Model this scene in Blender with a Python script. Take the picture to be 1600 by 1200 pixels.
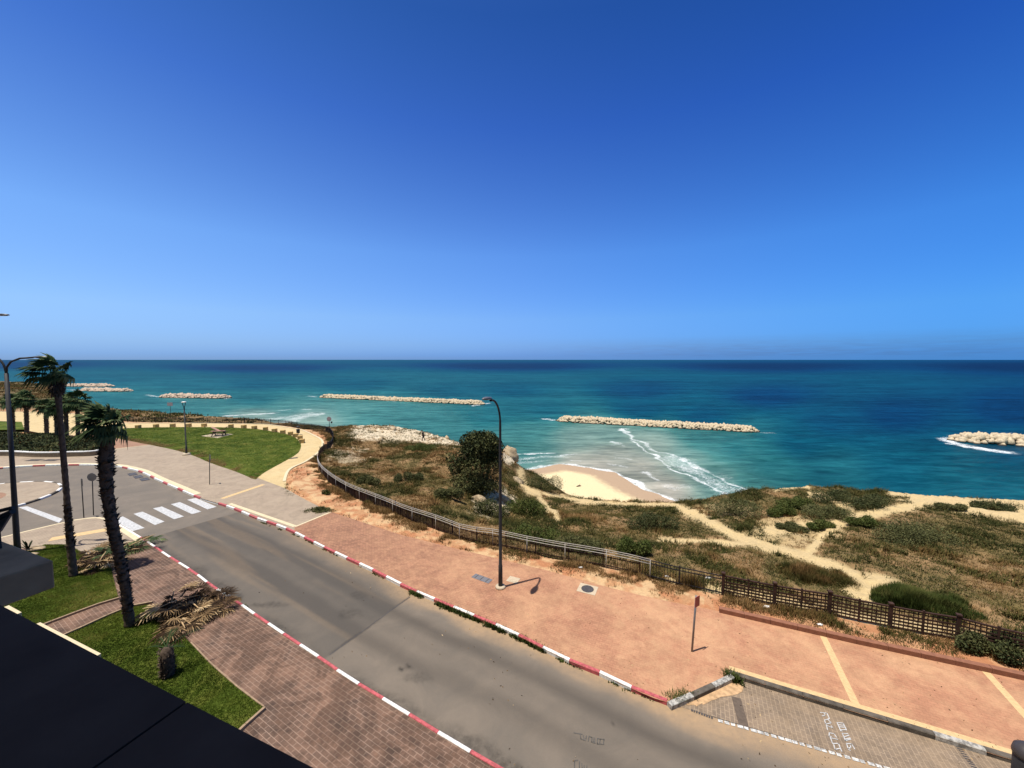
import bpy, bmesh, math, random
import numpy as np
from mathutils import Vector, Matrix
R = math.radians
random.seed(7); rng = np.random.default_rng(7)
for o in list(bpy.data.objects): bpy.data.objects.remove(o)
scene = bpy.context.scene
COL = scene.collection

# ------------------------------------------------------------------ camera
F, HC = 610.0, 12.0                     # focal length in photo pixels, eye height above the road
PITCH = math.atan(38/F)
cam_d = bpy.data.cameras.new('camera'); cam = bpy.data.objects.new('camera', cam_d); COL.objects.link(cam)
cam_d.sensor_width = 36; cam_d.lens = 36*F/1600; cam_d.clip_start = .05; cam_d.clip_end = 200000
cam.location = (0, 0, HC); cam.rotation_euler = (R(90)-PITCH, 0, 0)
scene.camera = cam
# ------------------------------------------------------------------ sky, sun, exposure
SUNV = Vector((2.31, 1.03, -9.9)).normalized()          # the way the light travels
world = bpy.data.worlds.new('World'); scene.world = world; world.use_nodes = True
wn = world.node_tree; bg = wn.nodes['Background']
sky = wn.nodes.new('ShaderNodeTexSky'); sky.sky_type = 'NISHITA'; sky.sun_disc = False
sky.sun_elevation = R(75.5); sky.sun_rotation = R(246); sky.altitude = 0
sky.air_density = 1.0; sky.dust_density = 0.35; sky.ozone_density = 4.0
def _wn(t, **k):
    n = wn.nodes.new('ShaderNode'+t)
    for a, b in k.items(): setattr(n, a, b)
    return n
def _ramp(stops):
    r = _wn('ValToRGB'); e = r.color_ramp.elements
    while len(e) < len(stops): e.new(.5)
    for el, (p, c) in zip(e, stops): el.position = p; el.color = (*c, 1)
    return r
def _mul(a, b):
    m = _wn('MixRGB', blend_type='MULTIPLY'); m.inputs[0].default_value = 1; wn.links.new(a, m.inputs[1])
    if isinstance(b, tuple): m.inputs[2].default_value = (*b, 1)
    else: wn.links.new(b, m.inputs[2])
    return m.outputs[0]
# the clear sea-side sky of the photograph is deeper and bluer than the model's: tint it by height, and by bearing
tc = _wn('TexCoord'); sx = _wn('SeparateXYZ'); wn.links.new(tc.outputs['Generated'], sx.inputs[0])
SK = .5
zr = _ramp([(p, tuple(SK*v for v in c)) for p, c in [(0.0, (.25,.52,1.36)), (.011, (.25,.53,1.42)), (.036, (.34,.60,1.31)), (.10, (.50,.76,1.28)), (.25, (.54,.88,1.42)), (.495, (.26,.55,1.20)), (.64, (.17,.44,.95)), (.70, (.20,.46,.95)), (.80, (.9,.85,.9)), (.9, (1.9,1.4,.9)), (1.0, (2.2,1.55,.9))]])  # top stops, above the view, brightened and warmed to neutralise the shadow fill
wn.links.new(sx.outputs['Z'], zr.inputs[0])
mr = _wn('MapRange'); mr.inputs[1].default_value = -1; mr.inputs[2].default_value = 1; wn.links.new(sx.outputs['X'], mr.inputs[0])
xr = _ramp([(p, tuple(SK*v for v in c)) for p, c in [(.12, (1.45,1.22,1.02)), (.5, (1, 1, 1)), (.88, (.46,.80,.94))]]); wn.links.new(mr.outputs[0], xr.inputs[0])
cn = _wn('TexNoise'); mp = _wn('Mapping'); mp.inputs['Scale'].default_value = (5, 5, 60); wn.links.new(tc.outputs['Generated'], mp.inputs[0]); wn.links.new(mp.outputs[0], cn.inputs[0]); cn.inputs['Detail'].default_value = 5
cb = _ramp([(0, (0, 0, 0)), (.012, (1, 1, 1)), (.030, (.8, .8, .8)), (.055, (0, 0, 0))]); wn.links.new(sx.outputs['Z'], cb.inputs[0])
cx = _ramp([(.45, (0, 0, 0)), (.72, (1, 1, 1))]); wn.links.new(mr.outputs[0], cx.inputs[0])
cr = _ramp([(.25, (.35, .35, .35)), (.70, (1, 1, 1))]); wn.links.new(cn.outputs[0], cr.inputs[0])
cm = _wn('MixRGB'); wn.links.new(_mul(_mul(cb.outputs[0], cx.outputs[0]), cr.outputs[0]), cm.inputs[0]); cm.inputs[1].default_value = (4, 4, 4, 1); cm.inputs[2].default_value = (4.0, 3.2, 3.0, 1)
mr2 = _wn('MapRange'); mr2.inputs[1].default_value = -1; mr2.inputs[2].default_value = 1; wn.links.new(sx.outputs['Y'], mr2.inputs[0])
yr = _ramp([(0, (1, .66, .30)), (.47, (.333, .333, .333)), (1, (.333, .333, .333))]); wn.links.new(mr2.outputs[0], yr.inputs[0])     # behind the viewer, towards the sun: brightened and warmed to take blue out of shadows
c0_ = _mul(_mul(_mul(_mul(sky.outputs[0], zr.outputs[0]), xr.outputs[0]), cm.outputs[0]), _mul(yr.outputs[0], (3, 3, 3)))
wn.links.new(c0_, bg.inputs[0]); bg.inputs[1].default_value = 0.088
sun_d = bpy.data.lights.new('sun', 'SUN'); sun_d.energy = 4.2; sun_d.angle = R(.5); sun_d.color = (1, .95, .87)
sun = bpy.data.objects.new('sun', sun_d); COL.objects.link(sun)
sun.rotation_euler = SUNV.to_track_quat('-Z', 'Y').to_euler(); sun.location = (-40, -20, 80)
scene.view_settings.view_transform = 'Standard'; scene.view_settings.look = 'None'
scene.view_settings.exposure = 0.45; scene.view_settings.gamma = 1

# ------------------------------------------------------------------ measuring helpers
cp, sp_ = math.cos(PITCH), math.sin(PITCH)
def at(u, v, z=0.0):
    dx, dy = (u-800)/F, (600-v)/F
    d = (dx, cp+sp_*dy, -sp_+cp*dy); t = (z-HC)/d[2]
    return Vector((d[0]*t, d[1]*t, z))
def at_depth(u, v, Y):
    dx, dy = (u-800)/F, (600-v)/F
    t = Y/(cp+sp_*dy)
    return Vector((dx*t, Y, HC+(-sp_+cp*dy)*t))
def proj(x, y, z):
    f = y*cp-(z-HC)*sp_; up = y*sp_+(z-HC)*cp
    f = np.maximum(f, 1e-3)
    return 800+F*x/f, 600-F*up/f
def P2(px, z): return [at(u, v, z) for u, v in px]
def smooth(pts, step=.5):
    """Catmull-Rom through points (any dimension), resampled evenly"""
    p = np.array([tuple(q) for q in pts], float)
    p = np.vstack([2*p[0]-p[1], p, 2*p[-1]-p[-2]])
    out = []
    for i in range(1, len(p)-2):
        n = 12
        for k in range(n):
            t = k/n
            out.append(.5*(2*p[i]+(p[i+1]-p[i-1])*t+(2*p[i-1]-5*p[i]+4*p[i+1]-p[i+2])*t*t+(3*p[i]-p[i-1]-3*p[i+1]+p[i+2])*t**3))
    out.append(p[-2]); return resample(np.array(out), step)
def resample(p, step):
    p = np.asarray(p, float)
    d = np.r_[0, np.cumsum(np.linalg.norm(np.diff(p, axis=0), axis=1))]
    n = max(2, int(round(d[-1]/step))+1); s = np.linspace(0, d[-1], n)
    return np.stack([np.interp(s, d, p[:, k]) for k in range(p.shape[1])], 1)
def seg_dist(px, py, poly, val=None):
    """distance to an open polyline, and optionally a value interpolated at the nearest point"""
    poly = np.asarray([tuple(q)[:2] for q in poly], float)
    best = np.full(px.shape, 1e9); bv = np.zeros(px.shape)
    for i in range(len(poly)-1):
        a, b = poly[i], poly[i+1]; d = b-a; L = d@d+1e-12
        t = np.clip(((px-a[0])*d[0]+(py-a[1])*d[1])/L, 0, 1)
        e = np.hypot(px-a[0]-t*d[0], py-a[1]-t*d[1]); m = e < best
        best = np.where(m, e, best)
        if val is not None: bv = np.where(m, val[i]+(val[i+1]-val[i])*t, bv)
    return best if val is None else (best, bv)
def inside(px, py, poly):
    poly = [tuple(q)[:2] for q in poly]; r = np.zeros(px.shape, bool); n = len(poly)
    for i in range(n):
        x1, y1 = poly[i]; x2, y2 = poly[(i+1) % n]
        if y1 == y2: continue
        c = (y1 > py) != (y2 > py)
        r ^= c & (px < (x2-x1)*(py-y1)/(y2-y1)+x1)
    return r
def sstep(a, b, x):
    t = np.clip((x-a)/(b-a), 0, 1); return t*t*(3-2*t)
_T = rng.random((256, 256))
def vnoise(x, y):
    x = np.asarray(x, float); y = np.asarray(y, float)
    xi = np.floor(x).astype(int); yi = np.floor(y).astype(int); fx = x-xi; fy = y-yi
    fx = fx*fx*(3-2*fx); fy = fy*fy*(3-2*fy)
    g = lambda a, b: _T[a % 256, b % 256]
    return (g(xi, yi)*(1-fx)+g(xi+1, yi)*fx)*(1-fy)+(g(xi, yi+1)*(1-fx)+g(xi+1, yi+1)*fx)*fy
def fbm(x, y, o=4):
    s = 0; a = .5; t = 0
    for k in range(o):
        s = s+a*vnoise(x*2**k+17*k, y*2**k+31*k); t += a; a *= .55
    return s/t

# ------------------------------------------------------------------ material helpers
def lin(c): return tuple(((v/255)/12.92 if v/255 <= .04045 else ((v/255+.055)/1.055)**2.4) for v in c)
def alb(r, g, b, k=1.45): return tuple(min(.9, v/k) for v in lin((r, g, b)))
class NT:
    def __init__(s, name):
        s.m = bpy.data.materials.new(name); s.m.use_nodes = True; s.t = s.m.node_tree
        s.b = s.t.nodes['Principled BSDF']
    def n(s, typ, **kw):
        nd = s.t.nodes.new('ShaderNode'+typ)
        for k, v in kw.items():
            if k in nd.inputs.keys(): s.put(nd.inputs[k], v)
            else: setattr(nd, k, v)
        return nd
    def put(s, sock, v):
        if isinstance(v, bpy.types.NodeSocket): s.t.links.new(v, sock)
        elif isinstance(v, (tuple, list)) and len(v) == 3 and sock.type == 'RGBA': sock.default_value = (*v, 1)
        else: sock.default_value = v
    def pos(s, rot=0, scale=(1, 1, 1)):
        tc = s.n('TexCoord'); mp = s.n('Mapping'); s.t.links.new(tc.outputs['Object'], mp.inputs[0])
        mp.inputs['Rotation'].default_value = (0, 0, rot); mp.inputs['Scale'].default_value = scale
        return mp.outputs[0]
    def noise(s, vec, scale, detail=4, rough=.55, dist=0):
        nd = s.n('TexNoise'); s.put(nd.inputs['Vector'], vec); nd.inputs['Scale'].default_value = scale
        nd.inputs['Detail'].default_value = detail; nd.inputs['Roughness'].default_value = rough; nd.inputs['Distortion'].default_value = dist
        return nd.outputs[0]
    def ramp(s, fac, stops, interp='LINEAR'):
        nd = s.n('ValToRGB'); s.put(nd.inputs[0], fac); e = nd.color_ramp.elements; nd.color_ramp.interpolation = interp
        while len(e) < len(stops): e.new(.5)
        for k, (p, c) in enumerate(stops):
            e[k].position = p; e[k].color = (*c, 1) if isinstance(c, tuple) else (c, c, c, 1)
        return nd.outputs[0]
    def mix(s, fac, a, b, blend='MIX'):
        nd = s.n('MixRGB', blend_type=blend); s.put(nd.inputs[0], fac); s.put(nd.inputs[1], a); s.put(nd.inputs[2], b); return nd.outputs[0]
    def math(s, op, a, b=0.0, clamp=False):
        nd = s.n('Math', operation=op, use_clamp=clamp); s.put(nd.inputs[0], a); s.put(nd.inputs[1], b); return nd.outputs[0]
    def attr(s, name):
        nd = s.n('Attribute'); nd.attribute_name = name; return nd
    def bump(s, h, strength=.3, dist=.05):
        nd = s.n('Bump'); s.put(nd.inputs['Height'], h); nd.inputs['Strength'].default_value = strength; nd.inputs['Distance'].default_value = dist
        s.t.links.new(nd.outputs[0], s.b.inputs['Normal'])
    def out(s, col, rough=.85, spec=.3, metal=0.0):
        s.put(s.b.inputs['Base Color'], col); s.put(s.b.inputs['Roughness'], rough)
        s.b.inputs['Specular IOR Level'].default_value = spec; s.b.inputs['Metallic'].default_value = metal
        return s.m
def simple(name, c, rough=.7, var=.18, scale=6, spec=.3, metal=0, bump=0):
    t = NT(name); p = t.pos(); n = t.noise(p, scale, 5)
    lo = tuple(v*(1-var) for v in c); hi = tuple(min(.95, v*(1+var)) for v in c)
    if bump: t.bump(t.noise(p, scale*4, 4), bump, .03)
    return t.out(t.ramp(n, [(.3, lo), (.7, hi)]), rough, spec, metal)
def leafmat(name, stops, rough=.6, trans=.0):
    """foliage: colour picked by the per-leaf attribute 'tint'"""
    t = NT(name); a = t.attr('tint').outputs['Fac']; n = t.noise(t.pos(), 1.3, 3)
    f = t.math('ADD', t.math('MULTIPLY', a, .75), t.math('MULTIPLY', n, .28))
    return t.out(t.ramp(f, stops), max(rough, .7), .1)

# ------------------------------------------------------------------ object helpers
def put(o, parent=None):
    COL.objects.link(o)
    if parent is not None: o.parent = parent
    return o
def tag(o, label=None, cat=None, group=None, kind=None):
    if label: o['label'] = label
    if cat: o['category'] = cat
    if group: o['group'] = group
    if kind: o['kind'] = kind
    return o
def empty(name, loc, label, cat, group=None, rz=0):
    o = bpy.data.objects.new(name, None); o.empty_display_size = .2; o.location = loc; o.rotation_euler[2] = rz
    COL.objects.link(o); return tag(o, label, cat, group)
def mesh_np(name, verts, faces, mats, parent=None, attrs=None, smooth_=False, mi=None):
    """faces: int array (n,3) or (n,4) or list of such arrays"""
    fl = faces if isinstance(faces, list) else [faces]
    verts = np.asarray(verts, np.float32)
    me = bpy.data.meshes.new(name)
    nl = sum(f.size for f in fl); nf = sum(len(f) for f in fl)
    me.vertices.add(len(verts)); me.vertices.foreach_set('co', verts.ravel())
    me.loops.add(nl); me.loops.foreach_set('vertex_index', np.concatenate([f.ravel() for f in fl]).astype(np.int32))
    me.polygons.add(nf)
    tot = np.concatenate([np.full(len(f), f.shape[1]) for f in fl]).astype(np.int32)
    st = np.r_[0, np.cumsum(tot)[:-1]].astype(np.int32)
    me.polygons.foreach_set('loop_start', st); me.polygons.foreach_set('loop_total', tot)
    for m in (mats if isinstance(mats, (list, tuple)) else [mats]): me.materials.append(m)
    if mi is not None: me.polygons.foreach_set('material_index', np.asarray(mi, np.int32))
    if smooth_: me.polygons.foreach_set('use_smooth', np.ones(nf, bool))
    me.update(calc_edges=True)
    for k, v in (attrs or {}).items():
        v = np.asarray(v, np.float32)
        if v.ndim == 2:
            a = me.attributes.new(k, 'FLOAT_COLOR', 'POINT'); a.data.foreach_set('color', np.c_[v, np.ones(len(v))].astype(np.float32).ravel())
        else:
            a = me.attributes.new(k, 'FLOAT', 'POINT'); a.data.foreach_set('value', v)
    me.validate(clean_customdata=False)
    return put(bpy.data.objects.new(name, me), parent)
class MB:
    """collects boxes, tubes and faces and links them as ONE mesh object"""
    def __init__(s): s.bm = bmesh.new(); s.mi = 0
    def face(s, pts):
        f = s.bm.faces.new([s.bm.verts.new(p) for p in pts]); f.material_index = s.mi; return f
    def box(s, c, size, rz=0, rx=0, ry=0, M=None):
        x, y, z = (q/2 for q in size)
        m = Matrix.Translation(c) @ Matrix.Rotation(rz, 4, 'Z') @ Matrix.Rotation(rx, 4, 'X') @ Matrix.Rotation(ry, 4, 'Y')
        if M is not None: m = M @ m
        v = [s.bm.verts.new(m @ Vector((a*x, b*y, d*z))) for d in (-1, 1) for b in (-1, 1) for a in (-1, 1)]
        for q in ((0, 2, 3, 1), (4, 5, 7, 6), (0, 1, 5, 4), (2, 6, 7, 3), (0, 4, 6, 2), (1, 3, 7, 5)):
            f = s.bm.faces.new([v[i] for i in q]); f.material_index = s.mi
    def bar(s, a, b, w, h=None):
        a, b = Vector(a), Vector(b); d = b-a; L = d.length
        if L < 1e-6: return
        m = Matrix.Translation((a+b)/2) @ d.to_track_quat('Y', 'Z').to_matrix().to_4x4()
        s.box((0, 0, 0), (w, L, h or w), M=m)
    def tube(s, pts, rad, n=10, cap=True):
        pts = [Vector([float(q) for q in p]) for p in pts]
        rad = [float(q) for q in rad] if hasattr(rad, "__len__") else float(rad)
        pts = [Vector(p) for p in pts]; N = len(pts)
        if not hasattr(rad, '__len__'): rad = [rad]*N
        rings = []; prev = None
        for i, p in enumerate(pts):
            d = (pts[min(i+1, N-1)]-pts[max(i-1, 0)])
            if d.length < 1e-9: d = Vector((0, 0, 1))
            d.normalize()
            if prev is None:
                a = Vector((1, 0, 0)) if abs(d.x) < .9 else Vector((0, 1, 0)); a = (a-d*a.dot(d)).normalized()
            else: a = (prev-d*prev.dot(d)).normalized()
            prev = a; b = d.cross(a)
            rings.append([s.bm.verts.new(p+rad[i]*(math.cos(2*math.pi*k/n)*a+math.sin(2*math.pi*k/n)*b)) for k in range(n)])
        for r0, r1 in zip(rings, rings[1:]):
            for k in range(n):
                f = s.bm.faces.new((r0[k], r0[(k+1) % n], r1[(k+1) % n], r1[k])); f.material_index = s.mi; f.smooth = True
        if cap:
            for r, fl in ((rings[0], True), (rings[-1], False)):
                f = s.bm.faces.new(list(reversed(r)) if fl else r); f.material_index = s.mi
    def prism(s, pts, z0, z1):
        lo = [s.bm.verts.new((p[0], p[1], z0)) for p in pts]; hi = [s.bm.verts.new((p[0], p[1], z1)) for p in pts]
        n = len(pts)
        s.bm.faces.new(hi).material_index = s.mi; s.bm.faces.new(lo[::-1]).material_index = s.mi
        for k in range(n):
            s.bm.faces.new((lo[k], lo[(k+1) % n], hi[(k+1) % n], hi[k])).material_index = s.mi
    def lathe(s, prof, n=16, c=(0, 0, 0)):
        s.tube([(c[0], c[1], c[2]+z) for r, z in prof], [r for r, z in prof], n)
    def build(s, name, mats, parent=None, bevel=0, tri=False):
        if tri: bmesh.ops.triangulate(s.bm, faces=s.bm.faces[:])
        bmesh.ops.recalc_face_normals(s.bm, faces=s.bm.faces[:])
        me = bpy.data.meshes.new(name); s.bm.to_mesh(me); s.bm.free()
        for m in (mats if isinstance(mats, (list, tuple)) else [mats]): me.materials.append(m)
        o = put(bpy.data.objects.new(name, me), parent)
        if bevel:
            b = o.modifiers.new('bevel', 'BEVEL'); b.width = bevel; b.segments = 2; b.limit_method = 'ANGLE'
        return o
def sheet(name, pts, z, mat, kind='structure', skirt=0.0):
    bm = bmesh.new(); vs = [bm.verts.new((p[0], p[1], z)) for p in pts]
    f = bm.faces.new(vs)
    if f.calc_area() and f.normal.z < 0: f.normal_flip()
    bm.normal_update()
    if bm.faces[:][0].normal.z < 0: bmesh.ops.reverse_faces(bm, faces=bm.faces[:])
    bmesh.ops.triangulate(bm, faces=bm.faces[:])
    if skirt:
        n = len(pts); lo = [bm.verts.new((p[0], p[1], z-skirt)) for p in pts]
        for k in range(n): bm.faces.new((vs[k], vs[(k+1) % n], lo[(k+1) % n], lo[k]))
    me = bpy.data.meshes.new(name); bm.to_mesh(me); bm.free(); me.materials.append(mat)
    o = put(bpy.data.objects.new(name, me)); o['kind'] = kind; return o
def copy_tree(o, parent=None):
    c = o.copy(); COL.objects.link(c)
    if parent is not None: c.parent = parent
    for ch in list(o.children): copy_tree(ch, c)
    return c

# ================================================================== outlines measured on the photograph, laid on the ground
SEA = -16.0
KZ = .13
kerb_near_px = [(1000,1345),(870,1255),(785,1198),(740,1173),(683,1139),(612.5,1096),(551,1059),(497.5,1022.5),(449,991),(409,964),(370,937),(335,915),(304,892),(264,867),(235,847),(222,839)]
kerb_far_px = [(1042,1097),(1020,1090),(974,1070),(935,1051),(892,1034),(860,1019),(822,1000),(795,986),(750,967),(700,946),(637,919),(580,890),(537,870),(505,855),(460,832),(432,820),(402,810),(374,798),(350,789),(310,777),(275,762),(245,749),(220,737),(195,730.5),(180,728),(150,726),(100,726),(50,727.5),(0,731),(-120,741),(-300,760)]
pave_far_px = [(1900,1128),(1600,1057),(1450,1025),(1337,1001),(1200,971),(1124,955),(1070,945),(1000,930),(925,911),(850,890),(775,872),(700,854),(625,835),(585,822),(515,799)]
bay_kerb_px = [(1042,1097),(1090,1077),(1140,1053),(1230,1081),(1340,1114),(1450,1147),(1580,1187),(1750,1240),(1950,1303)]
path_out_px = [(515,799),(480,782),(460,771),(446,763),(449,744),(457,732),(480,721),(499,707),(506,696),(504,687),(492,680),(474,672),(449,667.5),(417,663),(380,662),(300,661),(230,661),(190,660),(150,653),(100,645),(0,643),(-200,640),(-420,640)]
path_in_px = [(402,746.5),(417,736),(455,715),(466,707),(470,699),(469,692),(460,683),(442,677),(415,672.5),(400,670.5),(356,668),(275,667.5),(200,669),(180,671)]
lawn_edge_px = [(180,684),(219,692),(230,694),(277,704),(304,712.5),(319,719),(337,726),(369,737),(397,748.5),(402,746.5)]

# ------------------------------------------------------------------ materials of the setting
def paver_mat(name, c1, c2, joint, dust, rot, bw=.25, bh=.125, dust_amt=.55, stain=.35, east=None):
    t = NT(name); p = t.pos(rot)
    br = t.n('TexBrick'); t.put(br.inputs['Vector'], p); br.offset = .5
    t.put(br.inputs['Color1'], c1); t.put(br.inputs['Color2'], c2); t.put(br.inputs['Mortar'], joint)
    br.inputs['Scale'].default_value = 1; br.inputs['Brick Width'].default_value = bw; br.inputs['Row Height'].default_value = bh
    br.inputs['Mortar Size'].default_value = .011; br.inputs['Mortar Smooth'].default_value = .3; br.inputs['Bias'].default_value = -.1
    q = t.pos()
    n1 = t.noise(q, .45, 6, .62, .6); n2 = t.noise(q, 2.6, 5, .65, .4); n3 = t.noise(q, 18, 3)
    d = t.ramp(t.math('ADD', t.math('MULTIPLY', n1, .6), t.math('MULTIPLY', n2, .4)), [(.40, 0.0), (.60, dust_amt)])
    c = br.outputs[0]
    if east:   # blown dune sand lies thicker towards the open end of the pavement
        sx = t.n('SeparateXYZ'); t.put(sx.inputs[0], q); mr = t.n('MapRange'); t.put(mr.inputs[0], t.math('ADD', sx.outputs[0], t.math('MULTIPLY', n1, 4))); mr.inputs[1].default_value = -9; mr.inputs[2].default_value = 9
        c = t.mix(t.math('MULTIPLY', mr.outputs[0], .6), c, east); d = t.math('MULTIPLY', d, t.math('ADD', mr.outputs[0], .45))
    c = t.mix(d, c, dust)
    s = t.ramp(t.noise(q, .8, 6, .7, 1.2), [(.42, 1-stain), (.56, 1.0)])
    c = t.mix(1.0, c, s, 'MULTIPLY')
    c = t.mix(.35, c, t.ramp(n3, [(.3, .72), (.7, 1.18)]), 'MULTIPLY')
    t.bump(t.math('ADD', t.math('MULTIPLY', br.outputs['Fac'], -.6), t.math('MULTIPLY', n3, .3)), .35, .02)
    return t.out(c, .9, .2)
M = {}
AF = math.atan2(at(1450,1147,KZ).y-at(1230,1081,KZ).y, at(1450,1147,KZ).x-at(1230,1081,KZ).x)
AN = math.atan2(at(740,1173,KZ).y-at(449,991,KZ).y, at(740,1173,KZ).x-at(449,991,KZ).x)
M['pink'] = paver_mat('pink_pavers', alb(190,140,112), alb(156,114,94), alb(132,98,80), alb(222,174,134), -AF, stain=.12, dust_amt=.6, east=alb(216,156,120))
M['near'] = paver_mat('brown_pavers', alb(128,103,88), alb(110,91,80), alb(176,150,132), alb(176,136,112), -AN, bw=.30, bh=.15, dust_amt=.45, stain=.42)
M['grey'] = paver_mat('beige_pavers', alb(186,168,146), alb(178,160,140), alb(170,150,130), alb(196,178,154), -AN, dust_amt=.5, stain=.14)
M['bay'] = paver_mat('grey_pavers', alb(152,134,116), alb(142,126,110), alb(190,168,142), alb(186,160,130), -AF+R(90), bw=.26, bh=.135, dust_amt=.5, stain=.2)
M['yellow'] = paver_mat('sand_coloured_pavers', alb(232,206,152), alb(226,198,146), alb(214,184,132), alb(236,214,166), .3, dust_amt=.5, stain=.10)
M['leftpink'] = paver_mat('rose_pavers', alb(176,136,112), alb(168,128,106), alb(180,146,120), alb(192,154,126), .2, dust_amt=.4, stain=.15)
def asphalt():
    t = NT('asphalt'); p = t.pos(); a = t.attr('wear').outputs['Color']
    sx = t.n('SeparateColor'); t.put(sx.inputs[0], a)
    n1 = t.noise(p, .5, 6, .65, .8); n2 = t.noise(p, 60, 3, .7); n3 = t.noise(p, 4, 5, .7)
    base = t.ramp(n1, [(.3, alb(124,116,106)), (.5, alb(134,124,112)), (.72, alb(146,134,120))])
    base = t.mix(t.math('MULTIPLY', sx.outputs[0], .85), base, alb(88,83,77))
    base = t.mix(t.math('MULTIPLY', sx.outputs[1], t.ramp(n3, [(.25, .55), (.65, 1.0)])), base, alb(204,170,130))
    base = t.mix(t.math('MULTIPLY', sx.outputs[2], t.ramp(n3, [(.35, .3), (.6, 1.0)])), base, alb(66,62,56))
    c = t.mix(.55, base, t.ramp(n2, [(.3, .70), (.7, 1.25)]), 'MULTIPLY')
    c = t.mix(.3, c, t.ramp(t.noise(p, 220, 2), [(.35, .55), (.7, 1.4)]), 'MULTIPLY')
    t.bump(n2, .3, .01)
    return t.out(c, .88, .25)
M['asphalt'] = asphalt()
def paint(name, c, wear=.5):
    t = NT(name); p = t.pos(); n = t.noise(p, 7, 6, .7)
    return t.out(t.mix(t.ramp(n, [(.42, wear), (.56, 0.0)]), c, tuple(v*.42 for v in c)), .7, .3)
M['white'] = paint('white_paint', (.78,.77,.74), .45)
M['zebra'] = paint('zebra_paint', (.52,.52,.515), .5)
M['red'] = paint('red_paint', alb(214,108,112,1.35), .6)
M['wornwhite'] = paint('worn_white_paint', (.44,.42,.38), 1.0)
M['cream'] = simple('cream_concrete', alb(238,220,182), .85, .10, 5)
M['kerbgrey'] = simple('grey_kerb_concrete', alb(104,96,86), .9, .45, 4, bump=.3)
M['ochre'] = simple('ochre_paver_band', alb(232,198,146), .9, .14, 8)
M['brownkerb'] = simple('brown_kerb_concrete', alb(158,108,84), .9, .18, 6)
M['concrete'] = simple('pale_concrete', alb(214,196,168), .9, .12, 7)
M['iron'] = simple('cast_iron', (.06,.055,.055), .6, .3, 14, .4, bump=.2)
M['pole'] = simple('dark_painted_steel', (.036,.035,.036), .6, .2, 4, .3)
M['steel'] = simple('galvanised_rail', (.38,.35,.31), .55, .2, 10, .3, .1)
M['wood'] = simple('dark_fence_slats', (.050,.026,.018), .75, .45, 5, .2)
M['woodlit'] = simple('pink_brown_table_wood', (.42,.24,.17), .7, .2, 6)
M['soil'] = simple('red_soil', alb(176,104,66), .95, .3, 3, bump=.4)
M['ledge'] = None

# ------------------------------------------------------------------ terrain: plateau, bluff, dunes, beach in one height field
EDGE = [(-520,588,1.5),(-200,592,1),(-60,594,.5),(30,596,.2),(76,602,-.3),(104,616,-1),(140,632,-1.5),(200,641,-1.5),(265,645,-1.5),(330,650,-1.8),(380,654,-2),(440,661,-2.2),(500,667,-1.6),(520,668,-1.3),(560,664,-1.2),(600,665,-1.2),(650,671,-1.3),(690,682,-1.4),(712,691,-1.5),(740,699,-1.5),(785,702,-1.5),(800,715,-1.9),(807,727,-3),(815,733,-4.4),(832,735,-4.8),(850,747,-5.2),(885,771,-5.2),(905,776,-5),(950,780,-4.5),(1000,784,-4),(1050,787,-3.5),(1062,782,-3),(1100,778,-2.5),(1130,772,-2.2),(1150,770,-2),(1200,765,-2),(1260,759,-2),(1290,760,-2),(1350,765,-2.2),(1420,771,-2.5),(1500,777,-2.8),(1600,781,-3),(1800,795,-3.5),(2150,812,-4)]
edge_w = [at(*e) for e in EDGE]; edge_z = np.array([e[2] for e in EDGE], float)
edge_poly = edge_w+[Vector((160, 0, 0)), Vector((160, -60, 0)), Vector((-600, -60, 0)), Vector((-600, 300, 0))]
CTRL = [(560,700,-.9),(620,720,-.8),(700,740,-.9),(600,745,-.5),(560,740,-.3),(745,745,-1.1),(765,722,-1.3),(735,775,-.9),(700,790,-.5),(650,760,-.5),
        (800,800,-2.3),(830,790,-3.3),(870,800,-2.7),(838,765,-4.4),(900,800,-3.2),(815,752,-4.2),(760,805,-1.5),(850,830,-1.3),(780,820,-.8),(795,760,-3.0),
        (1100,850,-1.0),(1200,820,-1.5),(1300,800,-1.8),(1400,850,-1.2),(1300,880,-.7),(1500,850,-1.5),(1550,900,-1),(1200,870,-.7),(1000,840,-1.1),(950,810,-2.3),(1580,960,-.3),(1100,810,-1.9),(1700,900,-1),(1900,1000,0),(1450,810,-1.8),
        (520,700,-.7),(530,720,-.4)]+[(u, v+3, .06) for u, v in [(1900,1090),(1600,1032),(1507,1004),(1397,981),(1300,962),(1207,946),(1128,930),(1049,912),(987,895),(927,882),(872,873),(775,852),(727,845),(687,827),(637,810),(570,785),(525,760),(498,733),(499,712),(511,700),(519,688),(511,674),(479,670),(431,662),(369,659),(294,659),(204,659),(100,640),(0,636),(-200,630)]]
cw = np.array([[*at(u, v, z)] for u, v, z in CTRL]+[[*p] for p in edge_w]+[[x, y, .06] for x in (-200,-120,-60,-20,0,20,60,140) for y in (-40, 0, 12)])
def tps_fit(p):
    n = len(p); d = np.hypot(p[:, None, 0]-p[None, :, 0], p[:, None, 1]-p[None, :, 1])
    K = np.where(d > 0, d*d*np.log(d+1e-12), 0)+np.eye(n)*2.0
    A = np.zeros((n+3, n+3)); A[:n, :n] = K; A[:n, n] = 1; A[:n, n+1:] = p[:, :2]; A[n, :n] = 1; A[n+1:, :n] = p[:, :2].T
    return np.linalg.solve(A, np.r_[p[:, 2], 0, 0, 0])
_w = tps_fit(cw)
def tps(x, y):
    s = _w[-3]+_w[-2]*x+_w[-1]*y
    for i, (a, b, _) in enumerate(cw):
        r2 = (x-a)**2+(y-b)**2; s = s+_w[i]*.5*r2*np.log(r2+1e-12)
    return s
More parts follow.
